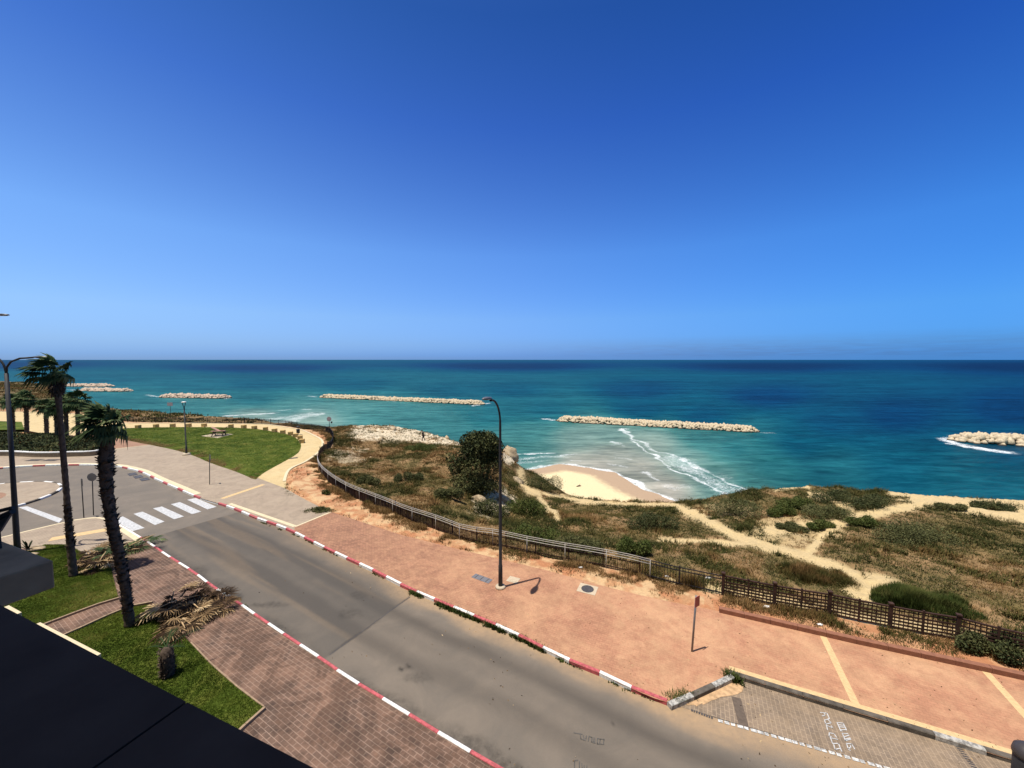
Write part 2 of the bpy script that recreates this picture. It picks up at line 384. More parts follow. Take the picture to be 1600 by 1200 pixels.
SHORE = P2([(-500,640),(100,660),(350,668),(520,690),(640,740),(720,745),(780,738),(831,732.5),(875,725.5),(890,726),(927,732.5),(960,739),(982,752.5),(1007,765),(1050,781),(1110,800),(1300,815),(1600,830),(2200,850)], SEA)
shore_poly = SHORE+[Vector((160, 0, 0)), Vector((160, -60, 0)), Vector((-700, -60, 0))]
STREET = P2(pave_far_px, KZ)+P2(path_out_px[1:], KZ)+[Vector((-300, -30, 0)), Vector((120, -30, 0)), Vector((60, 8, 0))]
def terr(x, y):
    x = np.asarray(x, float); y = np.asarray(y, float)
    st = inside(x, y, STREET); ds = np.where(st, 1, -1)*seg_dist(x, y, STREET+[STREET[0]])
    base = np.clip(tps(x, y), -6.5, 2.5)
    und = (fbm(x*.35, y*.35, 4)-.5)*.7+(fbm(x*1.3+9, y*1.3, 3)-.5)*.28
    base = base+und*sstep(0, 5, -ds)
    base = np.where(ds > -.5, np.minimum(base, .10), base)
    base = base-.45*sstep(.15, .9, ds)
    de, ze = seg_dist(x, y, edge_w, edge_z)
    ins = inside(x, y, edge_poly)
    s = np.where(inside(x, y, shore_poly), 1, -1)*seg_dist(x, y, SHORE)
    beach = SEA+np.clip(.065*s, -5, 2.3)+(fbm(x*.2, y*.2, 3)-.5)*.15
    drop = ze-1.25*de-.25*np.minimum(de, 1)+(fbm(x*.5, y*.5, 3)-.5)*np.minimum(de, 3)*.7
    outz = np.maximum(drop, beach)
    return np.where(ins, base, outz)
# --- what covers the ground where (0..1 each)
PATHS = [([(1062,795),(1100,812),(1150,838),(1200,855),(1260,870),(1310,888),(1340,903),(1362,922)], 7),([(1262,868),(1275,848),(1292,830),(1333,808),(1400,795),(1440,788)], 6),
         ([(1430,776),(1480,784),(1560,798),(1640,812)], 12),([(1560,780),(1700,800)], 6),([(1030,843),(1100,845),(1165,851)], 3),([(812,736),(815,752),(826,766),(840,770)], 5),([(826,768),(842,772),(848,788),(868,803),(872,812)], 4),
         ([(850,771),(900,782),(1000,790),(1060,790)], 3),([(1212,762),(1250,759),(1262,761)], 4),([(1265,772),(1300,780),(1330,795)], 4),([(1390,771),(1430,775)], 3),([(1200,830),(1260,822),(1310,815)], 8)]
def cover(u, v, x, y):
    n = fbm(x*.6+3, y*.6, 4); n2 = fbm(x*2.2, y*2.2+7, 3); n3 = fbm(x*.22+40, y*.22, 3)
    jit = (n-.5)*14+(n2-.5)*10
    sand = np.zeros_like(u)
    for pl, w in PATHS: sand = np.maximum(sand, sstep(w*1.5+2, w*.6, seg_dist(u, v, pl)*np.array(1.0)+jit*.45))
    for (cu, cv, ru, rv, k) in [(1362,922,48,24,1.0),(1500,785,90,12,.9),(1240,828,75,24,.62),(1130,800,50,14,.5),(1580,800,70,16,.8)]:
        q = np.hypot((u-cu)/ru, (v-cv)/rv)+(n-.5)*.9+(n2-.5)*.4; sand = np.maximum(sand, k*sstep(1.1, .75, q))
    rock = sstep(0, 8, 691+(u-560)*.06-v+jit*.5)*sstep(535, 560, u)*sstep(735, 715, u)*sstep(.26, .44, n2*.6+n*.4)
    rock = np.maximum(rock, sstep(1.05, .8, np.hypot((u-796)/12, (v-713)/14)))
    rock = np.maximum(rock, sstep(1.1, .8, np.hypot((u-770)/32, (v-783)/22)+(n2-.5)*1.2)*.8)
    rock = np.maximum(rock, sstep(1.1, .8, np.hypot((u-545)/30, (v-712)/14)+(n2-.5)*1.5)*.45)
    # the strip between the pavement and the fence: bare orange soil
    ds = seg_dist(x, y, FENCE_LINE)
    left = inside(x, y, FENCE_SIDE)
    soil = np.where(left, sstep(-.2, 1.0, ds)*.55+.45, 0)
    soil = soil*np.where(u > 1100, 1.0, sstep(.42, .58, n*.6+n2*.4))
    green = sstep(.48, .60, n3*.55+n*.45+.03)
    for (cu, cv, ru, rv) in [(830,820,46,26),(990,850,40,22),(845,748,38,20),(820,783,30,20),(1440,925,75,34),(1250,890,60,26),(1480,840,120,28),(1150,785,45,20),(1300,790,70,16),(1330,770,70,12)]:
        green = np.maximum(green, .9*sstep(1.15, .7, np.hypot((u-cu)/ru, (v-cv)/rv)+(n-.5)*.8))
    lat = sstep(1.5, .6, ds+(n-.5)*.9)*(u > 1040)*(~left); sand = np.maximum(sand, lat*.9)
    veg = (1-sand)*(1-np.clip(rock, 0, 1)*.85)*np.where(left, .25*sstep(.5, .62, n), 1-.3*sstep(.55, .40, n2*.5+n*.5))
    return sand, rock, soil, green, veg, left
fence_px = [(1900,1090),(1600,1030),(1507,1004),(1397,981),(1300,962),(1207,946),(1128,930),(1049,912),(987,895),(927,882.5),(872,873),(822,863),(775,852),(727,845),(687,829),(637,812),(600,796),(570,784),(545,773),(520,757),(503,741),(498,728),(499,714),(505,706),(515,697),(521,689),(518,681),(510,674),(494,671),(479,669),(464,667),(448,664),(431,662),(411,661),(391,660),(369,659),(345,658.5),(320,658),(294,658),(266,658),(236,658),(204,658),(160,650),(110,638),(0,634),(-200,630)]
FENCE_LINE = P2(fence_px, .06)
FENCE_SIDE = FENCE_LINE+[Vector((-300, -30, 0)), Vector((100, -30, 0)), Vector((60, 8, 0))]

def terrain():
    th = np.linspace(R(-64), R(64), 900)
    r = np.r_[np.geomspace(9, 20, 50)[:-1], np.geomspace(20, 120, 400)[:-1], np.geomspace(120, 520, 70)]
    T, RR = np.meshgrid(th, r); x = (RR*np.sin(T)).ravel(); y = (RR*np.cos(T)).ravel()
    z = terr(x, y); u, v = proj(x, y, z)
    sand, rock, soil, green, veg, left = cover(u, v, x, y)
    n = fbm(x*1.5, y*1.5, 4); n2 = fbm(x*5, y*5, 3)
    C = lambda *c: np.array(alb(*c))
    col = C(176,142,102)*(1-n[:, None])+C(136,112,74)*n[:, None]
    col = col*(1-.55*green[:, None])+C(96,94,52)*.55*green[:, None]
    mixin = lambda c, k, w: c*(1-w[:, None])+np.asarray(k)*w[:, None]
    col = mixin(col, C(222,196,146), np.clip(sand, 0, 1))
    col = mixin(col, C(206,156,114), np.where(left, 1, 0)*.9)
    col = mixin(col, C(228,194,148), np.where(left, sstep(.42, .56, n), 0)*.8)
    col = mixin(col, C(196,122,84), np.clip(soil, 0, 1)*.5)
    col = mixin(col, C(240,222,190)*(.72+.5*n2[:, None]), np.clip(rock, 0, 1))
    ins = inside(x, y, edge_poly)
    s = np.where(inside(x, y, shore_poly), 1, -1)*seg_dist(x, y, SHORE)
    bch = (~ins) & (z < SEA+2.6)
    col = np.where(bch[:, None], C(250,228,180), col)
    wet = np.where(bch, sstep(8.5, 5.0, s+(n-.5)*2), 0)
    col = mixin(col, C(196,168,138), wet)
    bluff = (~ins) & ~bch
    col = np.where(bluff[:, None], C(150,124,88)*(.7+.5*n2[:, None]), col)
    far = sstep(120, 180, np.hypot(x, y)); col = mixin(col, C(112,98,66), far*.8)
    nr, nt = len(r), len(th); I = np.arange(nr*nt).reshape(nr, nt)
    fc = np.stack([I[:-1, :-1], I[:-1, 1:], I[1:, 1:], I[1:, :-1]], -1).reshape(-1, 4)
    t = NT('dune_ground'); a = t.attr('Col').outputs['Color']; p = t.pos()
    c = t.mix(.6, a, t.ramp(t.noise(p, 7, 6, .7), [(.28, .62), (.7, 1.3)]), 'MULTIPLY')
    c = t.mix(.35, c, t.ramp(t.noise(p, 45, 3, .7), [(.3, .6), (.7, 1.35)]), 'MULTIPLY')
    t.bump(t.noise(p, 12, 6, .7), .5, .06)
    o = mesh_np('terrain', np.c_[x, y, z], fc[:, ::-1], t.out(c, .95, .15), attrs={'Col': col}, smooth_=True)
    o['kind'] = 'structure'
terrain()

# ------------------------------------------------------------------ sea
WAVES = [  # foam lines on the water: outline pixels, half width in metres, strength
    ([(972,672),(985,680),(1000,690),(1024,704),(1056,713),(1112,739),(1169,766)], .8, .8), ([(985,688),(1010,706),(1036,722),(1056,737.5),(1090,752.5),(1140,772)], .55, .9),
    ([(1050,716),(1085,736),(1120,756),(1160,770)], 3.4, .60),([(1040,716),(1075,735),(1110,757),(1150,775)], 2.2, .46),([(1130,744),(1160,762),(1185,768)], 2.2, .34),([(975,670),(982,676)], 1.2, .9),
    ([(831,733),(875,726),(890,726.5)], .8, .9),([(925,732),(960,740),(985,753),(1007,765),(1052,782)], 1.0, .95),([(802,711),(835,708),(868,706)], 1.0, .8),
    ([(803,719),(840,716),(880,713)], 1.6, .55),([(880,711),(905,709)], .7, .7),([(886,720),(900,722)], .8, .6),([(805,724),(850,722)], 1.2, .5),
    ([(955,690),(968,694)], .8, .7),([(962,695),(972,698)], .7, .6),([(960,717),(985,718)], .6, .55),([(958,727),(975,730)], .9, .6),([(1005,737),(1014,741)], 1.2, .75),([(1018,745),(1028,749)], 1.0, .75),([(1040,757),(1060,763),(1080,760)], 1.6, .45),
    ([(350,650),(400,647),(425,646)], 2.5, .75),([(400,660),(440,652),(490,645)], 3.0, .55),([(445,660),(462,653),(486,648)], 5, .62),([(350,656),(420,656)], 3.5, .5),([(440,641),(448,640)], 1.5, .7),([(468,640),(480,640)], 1.5, .7),([(500,648),(508,645)], 1.5, .6),
    ([(1478,687),(1500,688),(1514,689)], 2.6, 1.0),([(1486,690),(1510,697),(1540,702),(1570,705)], 2.2, 1.0),([(1500,686),(1516,683),(1524,684)], 2.4, .95),([(854,655),(862,657)], 1.8, .9),([(1190,676),(1215,677)], 1.0, .5),
    ([(740,634),(758,631),(762,630)], 1.6, .95),([(482,619),(494,620)], 1.6, .7),([(595,626.5),(640,629)], .8, .5),([(232,617),(242,619),(275,622)], 1.8, .75),([(345,624),(358,622)], 1.6, .7),([(190,611),(200,612)], 2, .7),([(160,603),(172,603)], 2, .6),([(110,609),(118,610)], 3, .7),
    ([(1562,677),(1580,676)], .8, .45)]
SHALLOW = [(-400,575,.05),(0,570,.12),(400,575,.10),(800,572,.05),(1200,572,.02),(1600,572,0),(2000,590,0),(0,595,.42),(150,592,.40),(300,600,.42),(150,620,.52),(230,632,.55),(400,625,.50),(400,600,.36),(550,600,.36),(300,635,.58),(450,638,.66),(560,640,.66),(600,650,.62),(650,640,.60),(700,660,.58),(480,655,.8),(400,650,.8),(760,650,.48),(700,610,.38),(800,610,.34),(800,640,.44),(850,640,.40),(820,680,.60),(850,700,.68),(800,700,.66),(900,690,.76),(950,680,.74),(960,710,.92),(900,722,.97),(1000,730,.97),(1040,770,1.0),(940,730,1.0),(1020,700,.84),(1080,715,.74),(1100,690,.58),(1150,700,.52),(1180,760,.66),(1130,745,.72),(1200,735,.52),(1300,740,.44),(1400,720,.36),(1250,690,.34),(1300,660,.24),(1000,640,.28),(1100,650,.26),(1000,610,.22),(1200,620,.15),(1400,650,.16),(1500,740,.40),(1600,760,.40),(1600,700,.28),(1600,640,.10),(1900,780,.4),(1900,700,.2)]
def sea():
    th = np.linspace(R(-68), R(68), 640)
    r = np.r_[np.geomspace(50, 260, 420)[:-1], np.geomspace(260, 900, 110)[:-1], np.geomspace(900, 90000, 60)]
    T, RR = np.meshgrid(th, r); x = (RR*np.sin(T)).ravel(); y = (RR*np.cos(T)).ravel()
    near = sstep(300, 80, RR.ravel())
    z = SEA+((fbm(x*.06+y*.015, y*.20-x*.03, 3)-.5)*.55+(fbm(x*.3, y*.7, 2)-.5)*.18)*near
    s = np.where(inside(x, y, shore_poly), 1, -1)*seg_dist(x, y, SHORE)
    z = np.where(s > -14, SEA+(z-SEA)*sstep(0, -14, s), z)
    u, v = proj(x, y, np.full_like(x, SEA))
    lv = lambda q: 55*np.log(np.maximum(q-562, 3.0)/40)
    num = np.zeros_like(x); den = np.zeros_like(x)
    for a, b, k in SHALLOW:
        d2 = ((u-a)*.55)**2+((lv(v)-lv(b))*2.2)**2+150; w = d2**-1.7; num += w*k; den += w
    sh = num/den
    foam = np.zeros_like(x); n = fbm(x*.35, y*.35, 3); mx = (fbm(x*.16, y*.16+50, 3)-.5)*5; my = (fbm(x*.16+90, y*.16, 3)-.5)*5; lace = .62+.62*fbm(x*.22+13, y*.22, 3)
    for pl, w, k in WAVES:
        d = seg_dist(x+mx, y+my, P2(pl, SEA))+(n-.5)*w*1.6
        foam = np.maximum(foam, k*lace*sstep(w*1.7, w*.3, d))
    foam = np.maximum(foam, .72*sstep(1.1, .3, np.abs(s+.2+(n-.5)*1.5))*(x > -20))
    nr, nt = len(r), len(th); I = np.arange(nr*nt).reshape(nr, nt)
    fc = np.stack([I[:-1, :-1], I[:-1, 1:], I[1:, 1:], I[1:, :-1]], -1).reshape(-1, 4)
    t = NT('sea_water'); p = t.pos()
    sh_ = t.attr('shallow').outputs['Fac']; fo = t.attr('foam').outputs['Fac']
    st = lambda sc, ax, d=4: t.noise(t.pos(R(-8), (sc*ax, sc, sc)), 1, d, .68, .5)
    w1, w2, w3, w4 = st(.42, .34, 5), st(.14, .26, 5), st(.04, .20, 4), st(.008, .15, 4)
    streak = t.math('ADD', t.math('ADD', t.math('MULTIPLY', w1, .30), t.math('MULTIPLY', w2, .32)), t.math('ADD', t.math('MULTIPLY', w3, .25), t.math('MULTIPLY', w4, .13)))
    k = t.math('ADD', sh_, t.math('MULTIPLY', t.math('SUBTRACT', streak, .5), .38))
    c = t.ramp(k, [(0.0, lin((1,22,52))), (.16, lin((1,44,76))), (.36, lin((6,66,82))), (.52, lin((28,86,90))), (.66, lin((58,106,102))), (.82, lin((108,128,118))), (1.0, lin((146,142,130)))])
    c = t.mix(1.0, c, t.ramp(streak, [(.38, .42), (.5, .95), (.62, 1.55)]), 'MULTIPLY')
    fn = t.noise(t.pos(R(-25), (1, 1.6, 1)), 1.6, 8, .80, 1.6); fm = t.math('ADD', t.math('MULTIPLY', fo, .74), t.math('MULTIPLY', t.math('SUBTRACT', fn, .5), 3.4))
    fmask = t.math('MULTIPLY', t.ramp(fm, [(.34, 0.0), (.85, 1.0)]), t.ramp(fo, [(.04, 0.0), (.2, 1.0)]))
    c = t.mix(fmask, c, (.80,.82,.82))
    b1 = t.noise(t.pos(R(-8), (.5, 1.6, 1)), 1, 6, .65)
    t.bump(t.math('ADD', t.math('MULTIPLY', b1, .6), t.math('MULTIPLY', w2, 1.6)), .55, .5)
    o = mesh_np('sea', np.c_[x, y, z], fc[:, ::-1], t.out(c, t.ramp(fmask, [(0, .42), (1, .9)]), .03), attrs={'shallow': sh, 'foam': foam}, smooth_=True)
    t.b.inputs['IOR'].default_value = 1.33
    o['kind'] = 'structure'
sea()

# ------------------------------------------------------------------ street: road, pavements, kerbs, markings
def road():
    base = sheet('road', [(-130, -5), (60, -5)]+[tuple(p)[:2] for p in P2([(1880,1135)]+[(a, b+3) for a, b in pave_far_px[1:]]+[(446,766),(404,752),(340,735),(270,708),(200,694),(100,692),(-300,692)], 0)], -.006, M['asphalt'])
    Lp = resample([tuple(p)[:2] for p in P2(kerb_near_px, 0)], .3); Rp = [tuple(p)[:2] for p in P2([(2000,1400),(1500,1238),(1360,1192),(1200,1147),(1080,1110)], 0)]+[tuple(p)[:2] for p in P2(kerb_far_px[:21], 0)]
    Rp = np.array(Rp); Lp = smooth(Lp[::6], .3); Rp = smooth(Rp, .3)
    q0 = Lp[0]+(Lp[0]-Lp[12])/np.linalg.norm(Lp[0]-Lp[12])*26; Lp = np.vstack([np.linspace(q0, Lp[0], 60)[:-1], Lp]); q0 = Rp[0]+(Rp[0]-Rp[12])/np.linalg.norm(Rp[0]-Rp[12])*12; Rp = np.vstack([np.linspace(q0, Rp[0], 40)[:-1], Rp])
    n, k = 380, 40
    i0 = 0; Ls = resample(Lp, 1); Ls = np.stack([np.interp(np.linspace(0, 1, n), np.linspace(0, 1, len(Lp)), Lp[:, q]) for q in (0, 1)], 1)
    # pair every near-kerb point with the closest far-kerb point so that cross sections stay square to the road
    idx = [int(np.argmin(np.hypot(Rp[:, 0]-a, Rp[:, 1]-b))) for a, b in Ls]; idx = np.maximum.accumulate(idx)
    Rs = Rp[idx]; ker = np.ones(9)/9
    Rs = np.stack([np.convolve(np.pad(Rs[:, q], 4, mode='edge'), ker, 'valid') for q in (0, 1)], 1)
    t = np.linspace(0, 1, k)[None, :, None]; g = Ls[:, None]*(1-t)+Rs[:, None]*t
    x, y = g[..., 0].ravel(), g[..., 1].ravel(); tt = np.broadcast_to(t[..., 0], (n, k)).ravel(); ss = np.broadcast_to(np.linspace(0, 86, n)[:, None], (n, k)).ravel()
    wob = (fbm(ss*.15, tt*0+3, 3)-.5)*.12; q = tt+wob
    track = np.exp(-((q-.34)/.085)**2)*.85+np.exp(-((q-.68)/.085)**2)*1.05+.3*np.exp(-((q-.52)/.05)**2)
    track *= .6+.8*fbm(ss*.05, tt*11, 4)
    sand = sstep(.76, .98, q+(fbm(ss*.25, tt*6, 4)-.5)*.2)*.8*sstep(84, 40, ss)+.14*sstep(.55,.7,fbm(ss*.05+7, tt*8, 3))+.30*sstep(.10, .0, q)*0
    dirt = sstep(.10, .0, q+(fbm(ss*.4+9, tt*5, 3)-.5)*.12)*.75*sstep(.42, .60, fbm(ss*.12+4, tt*2, 3))
    # tar patch, the joint across the road and its darker older half
    u, v = proj(x, y, np.zeros_like(x))
    A, B = at(515, 1023), at(640, 933)
    side = (B.x-A.x)*(y-A.y)-(B.y-A.y)*(x-A.x)
    older = side > 0
    track = np.clip(track*.8+np.where(older, .52, .06), 0, 1); sand = np.where(older, sand, np.maximum(sand, .04))
    for cu, cv, ru, rv, kk in [(638,1041,7,4,1),(626,1047,5,3.5,1),(545,960,22,9,.45),(420,945,30,5,.6),(655,1060,30,9,.4),(1058,1182,3,2,.8),(958,1131,3,2,.8),(560,930,14,6,.4)]:
        dirt = np.maximum(dirt, kk*sstep(1.1, .6, np.hypot((u-cu)/ru, (v-cv)/rv)+(fbm(x*3, y*3, 2)-.5)*.8))
    joint = np.exp(-(seg_dist(x, y, [A, B])/.035)**2); dirt = np.maximum(dirt, joint)
    I = np.arange(n*k).reshape(n, k); fc = np.stack([I[:-1, :-1], I[:-1, 1:], I[1:, 1:], I[1:, :-1]], -1).reshape(-1, 4)
    o = mesh_np('carriageway', np.c_[x, y, np.full_like(x, .002)], fc, M['asphalt'], attrs={'wear': np.c_[track, sand, dirt]}); o['kind'] = 'structure'
    # the joint between the two lays of asphalt
    mb = MB(); a, b = A, B; d = (b-a).normalized(); nn = Vector((-d.y, d.x, 0))*.018
    pts = [a+(b-a)*i/24+Vector((-d.y, d.x, 0))*random.uniform(-.02, .02) for i in range(25)]
    for p, q in zip(pts, pts[1:]): mb.face([p+nn+Vector((0,0,.007)), p-nn+Vector((0,0,.007)), q-nn+Vector((0,0,.007)), q+nn+Vector((0,0,.007))])
    mb.build('road_joint', M['iron'])['kind'] = 'structure'
road()
def kerb(name, pts, mats, piece=1.22, w=.14, h=.16, side=1, pattern=None, gap=.012, start=0, kind='structure'):
    """kerb stones along a line; road face on the line, body on the given side"""
    p = resample([tuple(q)[:2] for q in pts], piece); mb = MB()
    for i in range(len(p)-1):
        a, b = Vector((*p[i], 0)), Vector((*p[i+1], 0)); d = (b-a).normalized(); n = Vector((-d.y, d.x, 0))*side
        a = a+d*gap/2; b = b-d*gap/2; j = random.uniform(-.006, .006); a = a+n*j; b = b+n*random.uniform(-.006, .006); hh = h+random.uniform(-.004, .004)
        mb.mi = (pattern(i) if pattern else 0)
        prof = [(0, -.1), (0.005, hh-.025), (.03, hh), (w-.015, hh), (w, hh-.015), (w, -.1)]
        va = [mb.bm.verts.new(a+n*q+Vector((0, 0, z))) for q, z in prof]; vb = [mb.bm.verts.new(b+n*q+Vector((0, 0, z))) for q, z in prof]
        for k in range(5): mb.bm.faces.new((va[k], va[k+1], vb[k+1], vb[k])).material_index = mb.mi
        mb.bm.faces.new(va[::-1]).material_index = mb.mi; mb.bm.faces.new(vb).material_index = mb.mi
    o = mb.build(name, mats); o['kind'] = kind; return o
far_w = smooth(P2(kerb_far_px, KZ), .4); near_w = smooth(P2(kerb_near_px, KZ), .4)
bay_w = P2(bay_kerb_px, KZ); pf = P2(pave_far_px, KZ); pout = P2(path_out_px, KZ); pin = P2(path_in_px, KZ); le = P2(lawn_edge_px, KZ)
pout_s = [Vector((*p, KZ)) for p in smooth([tuple(p)[:2] for p in pout[3:]], .6)]
pin_s = [Vector((*p, KZ)) for p in smooth([tuple(p)[:2] for p in pin], .6)]
le_s = [Vector((*p, KZ)) for p in smooth([tuple(p)[:2] for p in le], .6)]
fw = [Vector(tuple(p)) for p in far_w]
isp = min(range(len(fw)), key=lambda i: (fw[i]-at(461,832,KZ)).length)
i150 = len(fw)-1
pat = lambda i: i % 2
kerb('kerb', fw[:min(range(len(fw)), key=lambda i: (fw[i]-at(340,786,KZ)).length)+1], [M['red'], M['white']], 1.2, side=-1, pattern=pat)
kerb('kerb', fw[min(range(len(fw)), key=lambda i: (fw[i]-at(340,786,KZ)).length):min(range(len(fw)), key=lambda i: (fw[i]-at(312,778,KZ)).length)+1], [M['white']], 1.0, side=-1, h=.06)
kerb('kerb', fw[min(range(len(fw)), key=lambda i: (fw[i]-at(312,778,KZ)).length):], [M['red'], M['white']], 1.2, side=-1, pattern=lambda i: (i % 3 > 0)*1)
nw = [Vector(tuple(p)) for p in near_w]
kerb('kerb', nw, [M['white'], M['red']], 1.24, side=1, w=.13, pattern=pat)
kerb('kerb', bay_w[2::-1], [M['kerbgrey'], M['wornwhite']], .9, side=1, h=.17, w=.22, pattern=lambda i: 1 if i in (0, 2) else 0)
kerb('kerb', bay_w[2:], [M['kerbgrey'], M['wornwhite']], 1.1, side=1, h=.17, w=.2, pattern=lambda i: 1 if i in (5,) else 0)
Z = KZ
def lower(poly, dz): return poly
sheet('pavement', bay_w[::-1]+fw[1:isp+1]+[at(461,823,KZ), at(517,800,KZ)]+pf[::-1], KZ, M['pink'])
sheet('pavement', fw[isp:]+[at(-300,722,KZ), at(-60,712,KZ), at(60,709,KZ), at(130,709,KZ), at(170,702,KZ), at(236,695,KZ)]+[p for p in le_s if proj(*p)[0] > 240]+[at(446,763,KZ), at(460,771,KZ), at(480,782,KZ), at(515,799,KZ)], KZ-.003, M['grey'])
sheet('path', pin_s+[at(125,681,KZ), at(60,676,KZ), at(38,672,KZ), at(34,659,KZ), at(-60,656,KZ), at(-420,655,KZ)]+pout_s[::-1], KZ, M['yellow'])
sheet('path', [at(236,695,KZ), at(170,702.5,KZ), at(90,704,KZ), at(90,676,KZ), at(125,679,KZ), at(182,672,KZ), at(180,684,KZ), at(219,692,KZ)], KZ-.006, M['leftpink'])
def strip(name, a, b, w, z, mat, kind='structure'):
    pts = resample([tuple(a)[:2], tuple(b)[:2]], 1.0); d = Vector((pts[-1]-pts[0]).tolist()).normalized(); n = np.array((-d[1], d[0]))*w/2
    return sheet(name, [tuple(p+n) for p in pts]+[tuple(p-n) for p in pts[::-1]], z, mat, kind)
strip('pavement_band', at(347,779,KZ), at(412,757,KZ), .45, KZ+.004, M['ochre'])
strip('pavement_band', at(461,823,KZ), at(517,800,KZ), .16, KZ+.004, M['cream'])
strip('pavement_band', at(359,787,KZ), at(461,822.5,KZ), .28, KZ+.006, M['cream'])
strip('pavement_band', at(170,702.5,KZ), at(236,695,KZ), .2, KZ+.008, M['cream'])
strip('pavement_band', at(1286,994,KZ), at(1340,1106,KZ), .24, KZ+.004, M['ochre'])
strip('pavement_band', at(1538,1047,KZ), at(1640,1160,KZ), .24, KZ+.004, M['ochre'])
def inset_line(pts, off): 
    p = resample([tuple(q)[:2] for q in pts], .6); d = np.gradient(p, axis=0); d /= np.linalg.norm(d, axis=1)[:, None]+1e-9
    return p+np.c_[-d[:, 1], d[:, 0]]*off
def ribbon(name, pts, o0, o1, z, mat):
    a = inset_line(pts, o0); b = inset_line(pts, o1)
    v = np.r_[np.c_[a, np.full(len(a), z)], np.c_[b, np.full(len(b), z)]]; n = len(a); i = np.arange(n-1)
    o = mesh_np(name, v, np.stack([i, i+1, i+1+n, i+n], -1), mat); o['kind'] = 'structure'; return o
ribbon('pavement_band', bay_w[2:], .2, .44, KZ+.008, M['ochre'])
ribbon('pavement_band', pout_s[4:], .03, .30, KZ+.05, M['cream'])
kl = [q for q in fw if proj(*q)[0] < 305]
ribbon('pavement_band', kl, -.17, -.6, KZ+.01, M['cream'])
# near side
corner = [at(222,839,KZ), at(207,830,KZ), at(190,820,KZ), at(172,812,KZ), at(160,808,KZ), at(145,808,KZ), at(117,812,KZ), at(60,825,KZ), at(7,838,KZ), at(-90,862,KZ), at(-260,905,KZ)]
sheet('pavement', nw+corner[1:]+[Vector((-45, 10, 0)), Vector((-20, 3, 0)), Vector((10, -2, 0)), Vector((14, 3, 0))], KZ, M['near'])
sheet('pavement', corner[:-1]+[at(-90,885,KZ), at(55,853,KZ), at(105,851,KZ), at(135,867,KZ), at(178,870,KZ), at(215,858,KZ)], KZ+.006, M['grey'])
kerb('kerb', corner[::-1][1:5], [M['cream']], 1.0, side=-1, w=.2, h=.15)
kerb('kerb', corner[::-1][4:8], [M['cream']], .7, side=-1, w=.2, h=.15)
kerb('kerb', corner[0:4], [M['white']], .8, side=1, w=.15, h=.14)
strip('pavement_band', at(78,843,KZ), at(188,824,KZ), .7, KZ+.012, M['ochre'])
strip('pavement_band', at(188,826,KZ), at(222,848,KZ), .3, KZ+.016, M['cream'])
# zebra crossing, give-way line
for k, q in enumerate([((175,813),(192,807),(226,825),(207,830)), ((208.5,803),(222.5,799.5),(257,815),(242,820.5)), ((239,794.5),(253,791.5),(287.5,807),(272,811.5)), ((267,788),(281,784.5),(314.5,799.5),(300,803.5)), ((292.5,781),(306,778),(338.5,792),(324,796))]):
    sheet('zebra_stripe', P2(q, 0), .008, M['zebra'])
sheet('give_way_line', P2([(29,793),(42,791),(98,811),(92,817)], 0), .006, M['zebra'])
# roundabout island
ic = Vector((-46.2, 31.7, 0)); circ = lambda r, n=64: [ic+Vector((r*math.cos(2*math.pi*k/n), r*math.sin(2*math.pi*k/n), 0)) for k in range(n+1)]
kerb('kerb', circ(5.9), [M['kerbgrey'], M['white']], 1.1, side=1, w=.2, h=.15, pattern=pat)
sheet('traffic_island', circ(5.75)[:-1], KZ, M['grey'])
sheet('traffic_island', circ(2.6)[:-1], KZ+.01, M['leftpink'])
# parking bay
bay = [at(1042,1097), at(1140,1055), at(1580,1189), at(1950,1305), at(2000,1400), at(1500,1238), at(1360,1192), at(1080,1110)]
sheet('parking_bay', bay, .010, M['bay'])
M['wornline'] = paint('worn_line_paint', (.60,.59,.56), .95)
def dashes(name, a, b, w, z, mat, n, fill):
    mb = MB(); d = (b-a)/n; dn = d.normalized(); nn = Vector((-dn.y, dn.x, 0))*w/2
    for i in range(n):
        f = fill*random.uniform(.75, 1.15); p = a+d*i; q = a+d*(i+min(f, .97)); zz = Vector((0, 0, z))
        mb.face([p+nn+zz, p-nn+zz, q-nn+zz, q+nn+zz])
    o = mb.build(name, mat); o['kind'] = 'structure'; return o
dashes('parking_line', at(1080,1110), at(1115,1123), .09, .016, M['iron'], 9, .7)
dashes('parking_line', at(1122,1126), at(1420,1211), .11, .016, M['wornline'], 26, .8)
strip('parking_line', at(1150,1090), at(1163,1138), .30, .014, simple('dark_pavers', alb(112,98,86), .9, .2, 9))
dashes('parking_line', at(1496,1166), at(1524,1202), .13, .016, M['iron'], 9, .6)
def drift(px, z, mat):
    c = np.mean([tuple(at(*p))[:2] for p in px], axis=0); pts = resample([tuple(at(*p))[:2] for p in px+px[:1]], .07)[:-1]
    k = .45+1.0*fbm(pts[:, 0]*3.1, pts[:, 1]*3.1, 5); return sheet('sand_drift', [tuple(c+(p-c)*q) for p, q in zip(pts, k)], z, mat)
M['drift'] = simple('drifted_sand', alb(214,176,134), .95, .3, 6)
drift([(1066,1098),(1100,1083),(1138,1064),(1160,1072),(1150,1084),(1128,1090),(1105,1098),(1085,1106)], .020, M['drift'])
def strokes(name, segs, to, w, z, mat):
    mb = MB()
    for k, pl in enumerate(segs):
        w_ = [at(*to(*p)) for p in pl]
        for a, b in zip(w_, w_[1:]):
            d = (b-a).normalized(); n = Vector((-d.y, d.x, 0))*w/2; zz = Vector((0, 0, z+.0004*(k % 7))); a2 = a-d*w*.3; b2 = b+d*w*.3
            mb.face([a2+n+zz, a2-n+zz, b2-n+zz, b2+n+zz])
    o = mb.build(name, mat); o['kind'] = 'structure'; return o
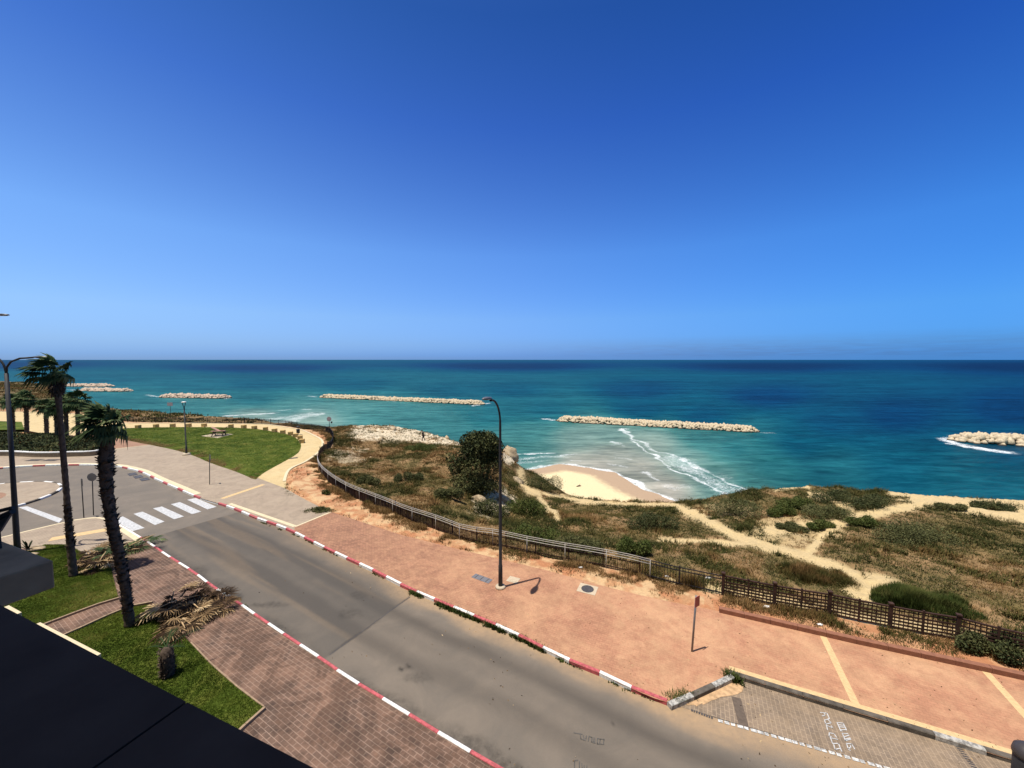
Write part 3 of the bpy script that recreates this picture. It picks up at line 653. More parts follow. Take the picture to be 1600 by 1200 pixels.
tb = lambda x, y: (1260+x/12, 1090+y/12)
strokes('bay_lettering', [[(262,288),(385,300),(430,400)],[(295,355),(352,340),(330,298)],[(338,432),(430,405)],[(338,432),(362,505),(465,485),(402,420)],[(375,520),(395,612)],[(380,530),(492,582),(468,540)],
    [(430,670),(520,690),(562,755)],[(430,670),(424,730),(470,745)],[(445,750),(490,870)],[(470,770),(582,792)],[(490,870),(600,870),(662,1020)],[(512,892),(536,982),(640,960)],
    [(575,480),(645,640)],[(575,480),(690,490),(752,622)],[(600,520),(712,532)],[(615,560),(732,566)],[(640,615),(748,612)],[(650,630),(670,640)],
    [(670,680),(700,748),(802,716)],[(672,680),(780,690)],[(700,748),(730,818),(832,790)],[(715,790),(822,768)],[(750,870),(780,962),(832,946),(824,910)],[(750,870),(850,880),(905,975)],[(792,985),(820,1002)]], tb, .028, .020, M['zebra'])
tr = lambda x, y: (860+x/11.43, 1120+y/11.43)
strokes('worn_lettering', [[(420,290),(570,318)],[(530,320),(545,400),(600,420)],[(590,340),(604,425)],[(645,345),(625,430)],[(690,350),(676,440)],[(690,350),(735,372),(735,455),(800,476)],[(792,380),(790,472)],[(760,372),(766,462)],
    [(840,390),(838,490),(955,496)],[(840,390),(890,402),(880,480)],[(900,400),(958,410),(948,494)],[(430,790),(430,920)],[(430,790),(485,782)],[(520,800),(518,920)],[(560,840),(566,925)],[(600,870),(604,930)],[(650,880),(650,935)]], tr, .03, .010, simple('worn_dark_marking', (.085,.079,.072), .9, .4, 30))

# ------------------------------------------------------------------ grass and scrub (nobody could count it)
def blades(name, x, y, z, h, w, tint, mat, n=5, lean=.5, spread=.06, parent=None, wind=(0, 0)):
    N = len(x); a = rng.random((N, n))*2*np.pi; off = rng.random((N, n))*spread
    bx = x[:, None]+off*np.cos(a*3.1); by = y[:, None]+off*np.sin(a*3.1); hh = h[:, None]*(.55+.6*rng.random((N, n)))
    le = lean*hh*(.3+.9*rng.random((N, n)))
    tx = bx+le*np.cos(a)+wind[0]*hh; ty = by+le*np.sin(a)+wind[1]*hh
    px, py = -np.sin(a), np.cos(a); ww = (w[:, None] if hasattr(w, '__len__') else w)*(.7+.6*rng.random((N, n)))
    zz = np.broadcast_to(z[:, None], (N, n))
    V = np.stack([np.stack([bx-px*ww, by-py*ww, zz-.02], -1), np.stack([bx+px*ww, by+py*ww, zz-.02], -1), np.stack([tx+px*ww*.25, ty+py*ww*.25, zz+hh], -1)], 2).reshape(-1, 3)
    tn = np.clip(tint[:, None]+(rng.random((N, n))-.5)*.25, 0, 1); tn = np.repeat(tn.ravel(), 3)
    return mesh_np(name, V, np.arange(len(V)).reshape(-1, 3), mat, parent, attrs={'tint': tn})
M['grass'] = leafmat('lawn_grass', [(.1, lin((42,58,12))), (.4, lin((72,90,26))), (.65, lin((104,112,42))), (.95, lin((156,144,80)))])
M['scrub'] = leafmat('dune_scrub', [(.05, lin((40,46,20))), (.28, lin((64,66,32))), (.46, lin((88,78,42))), (.62, lin((108,82,50))), (.78, lin((142,112,74))), (.97, lin((190,164,118)))], .8)
lawn_t = NT('lawn_ground'); p = lawn_t.pos()
lawn_m = lawn_t.out(lawn_t.mix(.6, lawn_t.ramp(lawn_t.noise(p, .55, 6, .65, .8), [(.3, lin((52,66,18))), (.48, lin((72,86,28))), (.62, lin((96,102,42))), (.75, lin((128,118,66)))]), lawn_t.ramp(lawn_t.noise(p, 14, 4, .7), [(.3, .6), (.7, 1.35)]), 'MULTIPLY'), .95, .1)
lawn_t.bump(lawn_t.noise(p, 30, 4), .6, .05)
lawnA = P2([(-60,880),(40,862),(70,851),(105,851),(135,867),(150,874),(172,882),(177,905),(185,935),(150,946),(110,961),(72,975),(30,990),(-50,985)], KZ)
lawnB = P2([(100,992),(145,974),(195,951),(232,945),(258,962),(297,1005),(330,1040),(370,1075),(412,1106),(375,1140),(330,1175),(230,1130),(150,1050)], KZ)
lawnF = pin_s+[at(176,676,KZ)]+le_s[:-1]
lawnL = P2([(-420,655.5),(-60,656.5),(34,659.5),(38,671),(-60,673),(-420,676)], KZ)
for L in (lawnA, lawnB, lawnF, lawnL): sheet('lawn', L, KZ+.018, lawn_m, skirt=.05)
def grass_on(poly, dens, h, w, z, tint0=.35):
    xs = [p[0] for p in poly]; ys = [p[1] for p in poly]; A = (max(xs)-min(xs))*(max(ys)-min(ys))
    x = rng.uniform(min(xs), max(xs), int(A*dens)); y = rng.uniform(min(ys), max(ys), len(x)); m = inside(x, y, poly); x, y = x[m], y[m]
    n = fbm(x*.5, y*.5, 4); n2 = fbm(x*2.5, y*2.5, 3)
    m = n2 > .12; x, y, n, n2 = x[m], y[m], n[m], n2[m]
    return x, y, np.full_like(x, z), h*(.6+.8*n2), np.full_like(x, w), np.clip(tint0+(n-.5)*2.0+(n2-.5)*.4, 0, 1)
parts = [grass_on(lawnA, 900, .045, .008, KZ+.018), grass_on(lawnB, 1000, .045, .008, KZ+.018, .27)]
g = [np.concatenate(q) for q in zip(*parts)]
blades('grass', *g[:4], g[4], g[5], M['grass'], 5, .7, .05)['kind'] = 'stuff'
g = grass_on(lawnF, 110, .05, .015, KZ+.018, .38); blades('grass', *g[:4], g[4], g[5], M['grass'], 3, .8, .12)['kind'] = 'stuff'
def edge_tufts():
    pl = resample([tuple(p)[:2] for p in le_s], .05); k = rng.integers(0, len(pl), 9000); off = np.abs(rng.normal(size=len(k)))*.7
    x = pl[k, 0]+rng.normal(size=len(k))*.15; y = pl[k, 1]+off+.02; m = (fbm(x*.35, y*.35, 3) > .48) & inside(x, y, lawnF); x, y = x[m], y[m]
    blades('dry_grass', x, y, np.full(len(x), KZ+.018), np.full(len(x), .07), .014, .75+.25*rng.random(len(x)), M['scrub'], 4, .9, .1)['kind'] = 'stuff'
edge_tufts()
def scrub():
    N = 520000; x = rng.uniform(-45, 62, N); y = rng.uniform(12, 82, N)
    m = inside(x, y, edge_poly) & ~inside(x, y, STREET); x, y = x[m], y[m]
    z = terr(x, y); u, v = proj(x, y, z); sand, rock, soil, green, veg, left = cover(u, v, x, y)
    m = (rng.random(len(x)) < veg*.75) & (u > 380) & (u < 1750); x, y, z, green, left, u, v = (q[m] for q in (x, y, z, green, left, u, v))
    n = fbm(x*.8, y*.8, 3); n2 = fbm(x*.3+5, y*.3, 3)
    clump = sstep(.45, .65, fbm(x*.5+11, y*.5+2, 3))
    h = (.07+.14*n+.20*clump)*np.where(left, .8, 1); reg = sstep(760, 820, u)*.20+sstep(1250, 1330, u)*.10; tint = np.clip(.60-reg+(n2-.5)*1.3-.36*green+(n-.5)*.9, 0, 1)
    blades('scrub', x, y, z, h, .014+.012*clump, tint, M['scrub'], 4, 1.1, .16, wind=(.12, -.1))['kind'] = 'stuff'
    # low leafy cushions among the grass
    k = (rng.random(len(x)) < (.04+.22*green)*sstep(.38, .6, fbm(x*1.1+4, y*1.1, 3))) & ~left; x, y, z, h = x[k], y[k], z[k], h[k]
    N = len(x); L = 10; a = rng.random((N, L))*6.283; rr = .30*np.sqrt(rng.random((N, L))); zz = rng.random((N, L))*(h[:, None]+.12)
    c = np.stack([x[:, None]+rr*np.cos(a), y[:, None]+rr*np.sin(a), z[:, None]+zz], -1).reshape(-1, 3)
    leaf_quads('low_scrub', c, .032, np.repeat(np.clip(.24+.4*(fbm(x*.4, y*.4, 3)-.3), 0, 1), L), M['scrub'])['kind'] = 'stuff'
def leaf_quads(name, c, size, tint, mat, parent=None, asp=1.6, up=.3):
    N = len(c); d = rng.normal(size=(N, 3)); d[:, 2] = np.abs(d[:, 2])*.6+up; d /= np.linalg.norm(d, axis=1)[:, None]
    s = np.cross(d, rng.normal(size=(N, 3))); s /= np.linalg.norm(s, axis=1)[:, None]+1e-9
    sz = (size if hasattr(size, '__len__') else np.full(N, size))*(.6+.8*rng.random(N)); d = d*(sz*asp)[:, None]; s = s*sz[:, None]
    V = np.stack([c-s*.35-d, c+s*.0-d*1.1, c+s*.6, c+d, c-s*.6], 1)
    V = np.stack([c-d, c+s*.7, c+d, c-s*.7], 1).reshape(-1, 3)
    return mesh_np(name, V, np.arange(4*N).reshape(-1, 4), mat, parent, attrs={'tint': np.repeat(np.clip(tint+(rng.random(N)-.5)*.3, 0, 1), 4)})
scrub()
def bank_scrub():
    N = 90000; x = rng.uniform(-260, -40, N); y = rng.uniform(48, 260, N); m = inside(x, y, edge_poly) & ~inside(x, y, FENCE_SIDE); x, y = x[m], y[m]; z = terr(x, y)
    n = fbm(x*.15, y*.15, 4); m = n > .42; x, y, z, n = x[m], y[m], z[m], n[m]
    blades('bank_scrub', x, y, z, .35+.9*(n-.4), .10, np.clip(.45+(fbm(x*.08+4, y*.08, 3)-.5)*1.6, 0, 1), M['scrub'], 4, .9, .5)['kind'] = 'stuff'
bank_scrub()

# ------------------------------------------------------------------ shrubs one can tell apart
M['bush_dark'] = leafmat('dark_leaves', [(.1, lin((34,42,24))), (.5, lin((62,68,40))), (.9, lin((104,102,64)))])
M['bush_olive'] = leafmat('olive_leaves', [(.1, lin((52,58,34))), (.5, lin((84,86,52))), (.9, lin((124,118,78)))])
M['bush_green'] = leafmat('green_leaves', [(.1, lin((46,56,26))), (.5, lin((74,84,40))), (.9, lin((114,114,64)))])
M['bark'] = simple('bark', (.10,.075,.055), .95, .35, 8, .1, bump=.5)
M['scrubgreen'] = leafmat('tussock_green', [(.05, lin((44,56,22))), (.5, lin((66,76,34))), (.95, lin((108,100,58)))], .8)
def lobes_points(lobes, n):
    out = []
    tot = sum(l[3]*l[4]*l[5] for l in lobes)
    for (cx, cy, cz, rx, ry, rz) in lobes:
        k = int(n*rx*ry*rz/tot)+1; d = rng.normal(size=(k, 3)); d /= np.linalg.norm(d, axis=1)[:, None]
        r = rng.random(k)**.28; bump = .78+.5*fbm(d[:, 0]*2.2+cx*3+5, d[:, 1]*2.2+d[:, 2]*1.7+cy*3, 3)
        q = d*(r*bump)[:, None]*np.array([rx, ry, rz])+np.array([cx, cy, cz]); out.append(q)
    return np.concatenate(out)
def shrub(px, base_v, wpx, hpx, mat, label, cat='shrub', leaf=.036, n=5200, group=None, grassy=False, zoff=0):
    # find the ground under the picture position
    t = at(px, base_v, 0); x, y = t.x, t.y
    for _ in range(25):
        zz = float(terr(np.array([x]), np.array([y]))[0]); q = at(px, base_v, zz); x, y = .5*(x+q.x), .5*(y+q.y)
    zz = float(terr(np.array([x]), np.array([y]))[0]); k = math.hypot(y, HC-zz)/F
    W, H = wpx*k/2, hpx*k*(1 if hpx > 40 else .85)
    r = empty('shrub', (x, y, zz+zoff), label, cat, group)
    if grassy:
        N = n; a = rng.random(N)*6.283; rr = np.sqrt(rng.random(N)); bx, by = W*1.05*rr*np.cos(a), W*.7*rr*np.sin(a); kp = fbm(bx*1.4+x, by*1.4+y, 3) > .30+.28*rr; bx, by, rr = bx[kp], by[kp], rr[kp]; N = len(bx)
        o = blades('foliage', bx, by, np.zeros(N)-.1+0*bx, H*(1.1-.75*rr)*(.35+1.2*fbm(bx*1.1+3, by*1.1+x, 3)), .016, np.clip(.4+(fbm(bx*2, by*2, 3)-.5)*1.4, 0, 1), mat, 6, .55, .2, r)
    else:
        m = max(4, int(W*3)); lobes = []
        for i in range(m):
            f = (i+.5)/m*2-1; lobes.append((W*f*.8+random.uniform(-.1, .1)*W, random.uniform(-.35, .35)*W, H*(.38+.12*random.random())*(1-.35*abs(f)), W*random.uniform(.25, .45), W*random.uniform(.25, .45), H*random.uniform(.35, .6)*(1-.3*abs(f))))
        c = lobes_points(lobes, n); c = c[c[:, 2] > -.1]
        tn = .15+.6*np.clip(fbm(c[:, 0]*1.8+x, c[:, 1]*1.8+c[:, 2]*1.5, 3)*1.6-.3, 0, 1)
        sp = rng.integers(0, len(c), n//4); out = c[sp]*np.array([1.10, 1.10, 1.16])+rng.normal(size=(len(sp), 3))*.05
        c = np.concatenate([c, out]); tn = np.concatenate([tn, tn[sp]+.15]); lsz = np.r_[np.full(len(c)-len(sp), leaf), np.full(len(sp), leaf*.7)]
        leaf_quads('foliage', c, lsz, tn, mat, r)
        mb = MB()
        for i in range(4):
            e = random.choice(lobes); mb.tube([(0, 0, -.1), (e[0]*.4, e[1]*.4, e[2]*.5), (e[0], e[1], e[2])], [.05, .035, .015], 6)
        mb.build('stem', M['bark'], r)
    return r
shrub(1152,806,80,34,M['bush_olive'],'round grey green shrub on the dune edge, right of the breaking wave')
shrub(1222,806,46,22,M['bush_green'],'small green shrub on sandy slope, just right of the round grey green shrub')
shrub(1240,792,56,20,M['bush_green'],'low green shrub nearest the pale sand tip on the dune crest')
shrub(1290,810,78,26,M['bush_olive'],'wide olive shrub left of the curving sand path, below the crest shrubs')
shrub(1300,780,70,18,M['bush_dark'],'dark low shrub along the dune crest, left one of the crest pair')
shrub(1366,790,80,20,M['bush_dark'],'long dark shrub along the dune crest where the sand path reaches it')
shrub(1285,828,40,18,M['bush_green'],'little green cushion shrub in the bare sandy patch between the two paths')
shrub(1235,828,44,14,M['bush_olive'],'flat olive cushion shrub in the bare sandy patch beside the diagonal path')
shrub(1350,822,46,20,M['bush_green'],'green shrub at the inside bend of the curving sand path')
shrub(1430,848,120,34,M['bush_olive'],'broad grey green shrub in the middle of the right hand scrub',n=7000)
shrub(1446,945,116,26,M['scrubgreen'],'large grassy green tussock right behind the lattice fence, beside the bare sand',n=9000,grassy=True)
shrub(1262,905,120,24,M['scrub'],'tall olive grass tussock behind lattice fence, left of the bare sand',n=8000,grassy=True)
shrub(1545,795,60,14,M['bush_dark'],'dark low shrub at the far right edge of the sand plateau')
shrub(1490,795,42,10,M['bush_olive'],'small flat shrub on the pale sand strip at far right')
shrub(822,802,62,34,M['bush_green'],'dense dark green mound shrub in the gully below the rock outcrop',n=6000)
shrub(846,766,62,34,M['bush_dark'],'dark green hummock of shrub on the slope above the beach sand',n=6000)
shrub(992,866,56,30,M['bush_green'],'bright green bush behind the picket fence near the rail end')
shrub(835,846,80,34,M['bush_green'],'bright green bush behind the handrail, right of the street lamp',n=5200)
shrub(905,860,70,28,M['bush_olive'],'olive bush behind the middle of the handrail')
shrub(1018,822,70,28,M['bush_dark'],'dark green bush on dune rim below the right end of the beach')
shrub(700,780,46,26,M['bush_olive'],'grey olive shrub on the promontory, left of the rocky hollow')
shrub(640,752,46,20,M['bush_dark'],'dark shrub in the middle of the brown promontory')
shrub(658,704,50,14,M['bush_green'],'low green shrub just below the walking person')
shrub(575,757,40,16,M['bush_olive'],'olive shrub on the promontory behind the start of the handrail')
shrub(768,808,64,34,M['bush_dark'],'dark tangled scrub added in place of the shade in the hollow under the big bush')  # added shrub: stands in for the shaded hollow and covers its bluish rock
shrub(497,806,56,13,M['bush_olive'],'low weedy shrub on orange soil beside the pavement corner')
shrub(510,772,14,10,M['bush_green'],'tiny green weed tuft alone on the orange soil', n=500)
shrub(1080,914,46,20,M['scrub'],'dry weed clump growing through the picket fence near the corner post', n=900, grassy=True)
shrub(1565,1022,90,34,M['bush_dark'],'dark green creeper at the foot of the lattice fence at far right')

# ------------------------------------------------------------------ rocks
M['rock'] = None
def rockmat(name, c, dark, wet=None):
    t = NT(name); p = t.pos(); n = t.noise(p, 1.6, 6, .7, .5); n2 = t.noise(p, 9, 4, .7)
    t.bump(t.math('ADD', n, t.math('MULTIPLY', n2, .5)), .8, .12)
    k = t.mix(.6, t.ramp(n, [(.3, dark), (.5, c), (.75, tuple(min(.8, v*1.25) for v in c))]), t.ramp(n2, [(.3, .6), (.7, 1.2)]), 'MULTIPLY')
    if wet is not None:     # weed and wet stone up to the wash line
        sx = t.n('SeparateXYZ'); t.put(sx.inputs[0], p); k = t.mix(t.ramp(t.math('ADD', t.math('SUBTRACT', sx.outputs[2], wet), t.math('MULTIPLY', n2, .5)), [(.45, 1.0), (.85, 0.0)]), k, (.05,.042,.035))
    return t.out(k, .95, .15)
M['rock'] = rockmat('limestone', alb(206,184,150), alb(120,96,74))
M['boulder'] = rockmat('breakwater_rock', alb(232,212,178), alb(176,152,122), SEA)
M['boulder_red'] = rockmat('breakwater_rock_far', alb(228,204,180), alb(170,142,120), SEA)
_ico = bmesh.new(); bmesh.ops.create_icosphere(_ico, subdivisions=1, radius=1); ICO_V = np.array([v.co[:] for v in _ico.verts]); ICO_F = np.array([[v.index for v in f.verts] for f in _ico.faces]); _ico.free()
_ico = bmesh.new(); bmesh.ops.create_icosphere(_ico, subdivisions=3, radius=1); IC3_V = np.array([v.co[:] for v in _ico.verts]); IC3_F = np.array([[v.index for v in f.verts] for f in _ico.faces]); _ico.free()
def boulders(c, size, name, mat, parent=None):
    N = len(c); V = ICO_V[None]*(1+.55*(rng.random((N, len(ICO_V), 1))-.5)); V = V*(size[:, None]*(.75+.5*rng.random((N, 3))))[:, None, :]
    q = np.sign(V)*np.abs(V)**1.0
    a = rng.random(N)*6.283; ca, sa = np.cos(a)[:, None], np.sin(a)[:, None]; b = (rng.random(N)-.5)*1.2; cb, sb = np.cos(b)[:, None], np.sin(b)[:, None]
    y2 = q[..., 1]*cb-q[..., 2]*sb; z2 = q[..., 1]*sb+q[..., 2]*cb
    W = np.stack([q[..., 0]*ca-y2*sa, q[..., 0]*sa+y2*ca, z2], -1)+c[:, None]
    f = ICO_F[None]+(np.arange(N)*len(ICO_V))[:, None, None]
    return mesh_np(name, W.reshape(-1, 3), f.reshape(-1, 3), mat, parent)
def breakwater(a, b, label, width=8, hgt=2.0, size=.85, mat='boulder', dens=1.0):
    A, B = at(*a, SEA), at(*b, SEA); d = B-A; L = d.length; d.normalize(); n = Vector((-d.y, d.x, 0))
    if n.y < 0: n = -n
    N = int(L*width*1.0*dens/(size*size)); s = rng.random(N)*L; w = rng.random(N)*width
    ends = np.clip(np.minimum(s, L-s)/(width*.6), 0, 1)
    k = np.abs(w/width*2-1); kk = np.hypot(k, 1-ends); m = kk < 1; s, w, k, ends = s[m], w[m], kk[m], ends[m]
    h = hgt*np.clip((1-k)*1.9, 0, 1)*(.75+.4*fbm(s*.12, w*.3, 3))
    c = np.stack([A.x+d.x*s+n.x*w, A.y+d.y*s+n.y*w, SEA-.25+h-.2*rng.random(len(s))], -1)
    o = boulders(c, size*(.55+.75*rng.random(len(s))), 'breakwater', M[mat])
    tag(o, label, 'breakwater', 'rock breakwaters off the shore'); return o
breakwater((866,659),(1190,677),'long pale boulder breakwater right of the street lamp, beyond the diagonal breaking wave', 9, 1.9, .66)
breakwater((495,621.5),(752,633),'long boulder breakwater left of the street lamp, above the promontory', 9, 2.0, .74)
breakwater((243,621.5),(350,623),'short boulder breakwater above the lawn lamp post and picnic table', 9, 2.0, 1.0, 'boulder_red')
breakwater((118,611),(192,612.5),'far boulder breakwater peeping out right of the tall palm, the nearer of two', 10, 1.9, 1.2, 'boulder_red')
breakwater((96,604),(166,604.5),'farthest boulder breakwater on the left, thin pale line under the horizon', 10, 1.9, 1.3, 'boulder_red')
breakwater((1500,692),(1760,707),'breakwater at the right edge of the view with surf breaking round its dark tip', 10, 2.3, 1.0)
def outcrop(px, zs, r, label, sx=(1, 1, 1), seed=0):
    u, v = px; t = at(u, v, zs); o = []
    V = IC3_V*1.0; n = .55+.9*fbm(V[:, 0]*1.7+seed, V[:, 1]*1.7+V[:, 2]*1.3, 4); st = np.round((V[:, 2]*n)*5)/5
    V = np.c_[V[:, :2]*n[:, None], V[:, 2]*n*.6+st*.4]*r*np.array(sx)
    ob = mesh_np('rock_outcrop', V, IC3_F, M['rock']); ob.location = t; return tag(ob, label, 'rock')
outcrop((796,716),-2.6,1.25,'pale limestone crag at the tip of the promontory, right of the big bush',(1,.9,1.3),1)
outcrop((746,786),-1.5,.8,'broken limestone ledge left of the dark hollow under the big bush',(1.2,.7,.8),2)
outcrop((788,790),-2.7,.8,'white limestone lumps right of the hollow, behind the street lamp pole',(1.1,.8,.9),3)
outcrop((806,756),-4.0,1.0,'weathered rock beside the sandy gully path to the beach',(1,1,.9),4)
def pebbles():
    N = 45; u = rng.uniform(545, 715, N); v = rng.uniform(666, 694, N); ok = []
    c = []
    for a, b in zip(u, v):
        q = at(a, b, -1.25); z = float(-1.25); c.append((q.x, q.y, z))
    c = np.array(c); c[:, 2] = terr(c[:, 0], c[:, 1]); uu, vv = proj(c[:, 0], c[:, 1], c[:, 2]); s_, rk, *_ = cover(uu, vv, c[:, 0], c[:, 1])
    k = (rk > .4) & inside(c[:, 0], c[:, 1], edge_poly); c = c[k]
    o = boulders(c, .16+.38*rng.random(len(c))**3, 'loose_stones', M['rock']); o['kind'] = 'stuff'
pebbles()

# ------------------------------------------------------------------ the big bush on the bluff
def big_bush():
    b = at(752, 768, -1.2); r = empty('large_bush', b, 'big dark evergreen bush leaning over the bluff behind the street lamp', 'bush')
    k = b.length/F
    L = lambda u, v, ru, rv, dy=0: ((u-752)*k, dy, (770-v)*k, ru*k, ru*k*.9, rv*k)
    lobes = [L(752,700,30,26), L(735,692,18,18,.5), L(772,700,15,20,-.3), L(758,688,22,16), L(725,722,16,20), L(745,728,22,22,-.8), L(770,722,16,20,-.5), L(735,752,22,18,-1), L(757,757,16,16,-1), L(715,738,14,16,.2), L(742,772,16,12,-1), L(722,752,18,16,-.6), L(712,728,14,14), L(730,775,16,12,-1.2), L(752,780,14,10,-1.2), L(702,716,8,8,.3), L(765,752,16,14,-.6)]
    c = lobes_points(lobes, 22000)
    tn = .12+.7*np.clip(fbm(c[:, 0]*1.3+3, c[:, 1]*1.3+c[:, 2]*1.1, 3)*1.7-.35, 0, 1)
    up = c[:, 2] > (770-722)*k
    tn = np.where(up, tn, tn)
    leaf_quads('foliage', c[up], .075, tn[up], M['bush_dark'], r)
    o = leaf_quads('foliage', c[~up], .06, tn[~up], M['bush_olive'], r); o['label'] = 'greyer sparse lower foliage'
    mb = MB()
    for l in lobes: mb.tube([(0, 0, -.6), (l[0]*.4, l[1]*.3, l[2]*.35), (l[0]*.8, l[1]*.8, l[2]*.8), (l[0], l[1], l[2]+.3)], [.16, .11, .06, .02], 7)
    mb.build('trunk', M['bark'], r)
big_bush()

# ------------------------------------------------------------------ fences
M['reed'] = simple('weathered_pickets', (.11,.070,.046), .85, .4, 9, .15); M['reeddark'] = simple('dark_pickets', (.060,.032,.022), .85, .4, 9, .15)
M['fenceiron'] = simple('black_fence_iron', (.018,.016,.016), .6, .2, 6, .3)
def fence(name, line, label, hgt, post_step, kind='picket', thick_every=1, gap=.11):
    p = resample([tuple(q)[:2] for q in line], post_step); r = empty(name, (p[0][0], p[0][1], .05), label, 'fence'); o0 = Vector((p[0][0], p[0][1], .05))
    zt = terr(p[:, 0], p[:, 1]); zt = np.minimum(zt, .12)
    P = [Vector((a, b, c))-o0 for (a, b), c in zip(p, zt)]
    for i, q in enumerate(P):
        th = (i % thick_every == 0); s = (.13 if (th and kind == 'lattice') else .07); mb = MB()
        d = (P[min(i+1, len(P)-1)]-P[max(i-1, 0)]); rz = math.atan2(d.y, d.x)
        mb.box(q+Vector((0, 0, (hgt+.06)/2-.1)), (s, s, hgt+.26), rz)
        if th and kind == 'lattice': mb.box(q+Vector((0, 0, hgt+.11)), (s*1.35, s*1.35, .07), rz)
        iron = kind == 'picket' and not (497 < proj(q.x+o0.x, q.y+o0.y, .1)[0] < 1031 and proj(q.x+o0.x, q.y+o0.y, .1)[1] > 705); mb.build('post', M['fenceiron'] if iron else M['wood'], r, bevel=.006)
    for i in range(len(P)-1):
        a, b = P[i], P[i+1]; d = b-a; L = d.length; dn = d.normalized(); mb = MB(); n = Vector((-dn.y, dn.x, 0))*.03
        up = Vector((0, 0, 1))
        if kind == 'picket':
            mu, mv = proj(a.x+o0.x, a.y+o0.y, .1); wooden = 497 < mu < 1031 and mv > 705
            hh = .80 if wooden else hgt
            for z in ((.15, hh-.14) if wooden else (.12, hgt-.03, hgt-.20)): mb.bar(a+up*z, b+up*z, .045, .04)
            k = int(L/(.10 if wooden else .14))
            for j in range(1, k):
                q = a+d*j/k; mb.mi = random.choice((0, 1, 1, 2)) if wooden else 0
                z1 = hh+random.uniform(-.09, .06) if wooden else hh-.03; mb.bar(q+n+up*.04, q+n+up*z1+dn*random.uniform(-.02, .02), .05 if wooden else .030, .018); mb.mi = 0
        else:
            mb.bar(a+up*(hgt-.03), b+up*(hgt-.03), .07, .06); mb.bar(a+up*(hgt-.16), b+up*(hgt-.16), .03, .045)
            z = .10
            while z < hgt-.2: mb.bar(a+up*z, b+up*z, .022, .075); z += .15
            k = int(L/.14)
            for j in range(1, k):
                q = a+d*j/k; mb.bar(q+n+up*.05, q+n+up*(hgt-.06), .034, .016)
        mb.build('panel', [M['fenceiron'] if (kind == 'picket' and not wooden) else M['wood'], M['reed'], M['reeddark']], r)
    return r
fl = smooth([tuple(p)[:2] for p in FENCE_LINE], .5)
fu, fv = proj(fl[:, 0], fl[:, 1], np.full(len(fl), .06))
ci = int(np.argmin(np.hypot(fu-1128, fv-930))); ce = int(np.argmin(np.hypot(fu-190, fv-657)))
fence('lattice_fence', fl[ci::-1], 'dark wooden lattice fence with square posts along the right hand scrub', 1.04, 1.14, 'lattice', 2)
fence('picket_fence', fl[ci:ce], 'long dark picket fence curving from the corner post around the lawn path', 1.02, 2.05, 'picket', 1)
def handrail():
    hi = [k for k in range(len(fl)) if 497 < fu[k] < 1031 and fv[k] > 722]; seg = fl[hi]; d = np.gradient(seg, axis=0); d /= np.linalg.norm(d, axis=1)[:, None]; n = np.c_[-d[:, 1], d[:, 0]]
    if n[0] @ seg[0] > 0: n = -n                                    # towards the road
    top = resample(seg+n*.10, 1.2)
    r = empty('handrail', (top[0][0], top[0][1], .05), 'pale steel handrail with two bars running behind the picket fence', 'handrail'); o0 = Vector((top[0][0], top[0][1], .05))
    P = [Vector((a, b, .05))-o0 for a, b in top]; up = Vector((0, 0, 1))
    for i, q in enumerate(P):
        if i % 2 == 0: mb = MB(); mb.tube([q+up*-.3, q+up*1.08], .022, 8); mb.build('post', M['steel'], r)
    for z in (1.10, .99, .84):
        mb = MB(); mb.tube([q+up*z for q in P], .020, 8); mb.build('rail', M['steel'], r)
handrail()
# low brown kerb wall in front of the lattice fence
kl = P2([(1124,951),(1200,968),(1337,999),(1450,1023),(1600,1055),(1900,1125)], KZ+.2)
mb = MB(); pl = resample([tuple(p)[:2] for p in kl], 1.0)
for a, b in zip(pl, pl[1:]):
    d = (b-a)/np.linalg.norm(b-a); n = np.array((-d[1], d[0])); q = [a+d*.004, b-d*.004, b-d*.004+n*.24, a+d*.004+n*.24]; mb.prism([tuple(t) for t in q], -.1, KZ+.2)
tag(mb.build('kerb_wall', M['brownkerb'], bevel=.012), 'low brown concrete kerb wall between the pink paving and the lattice fence', 'wall')

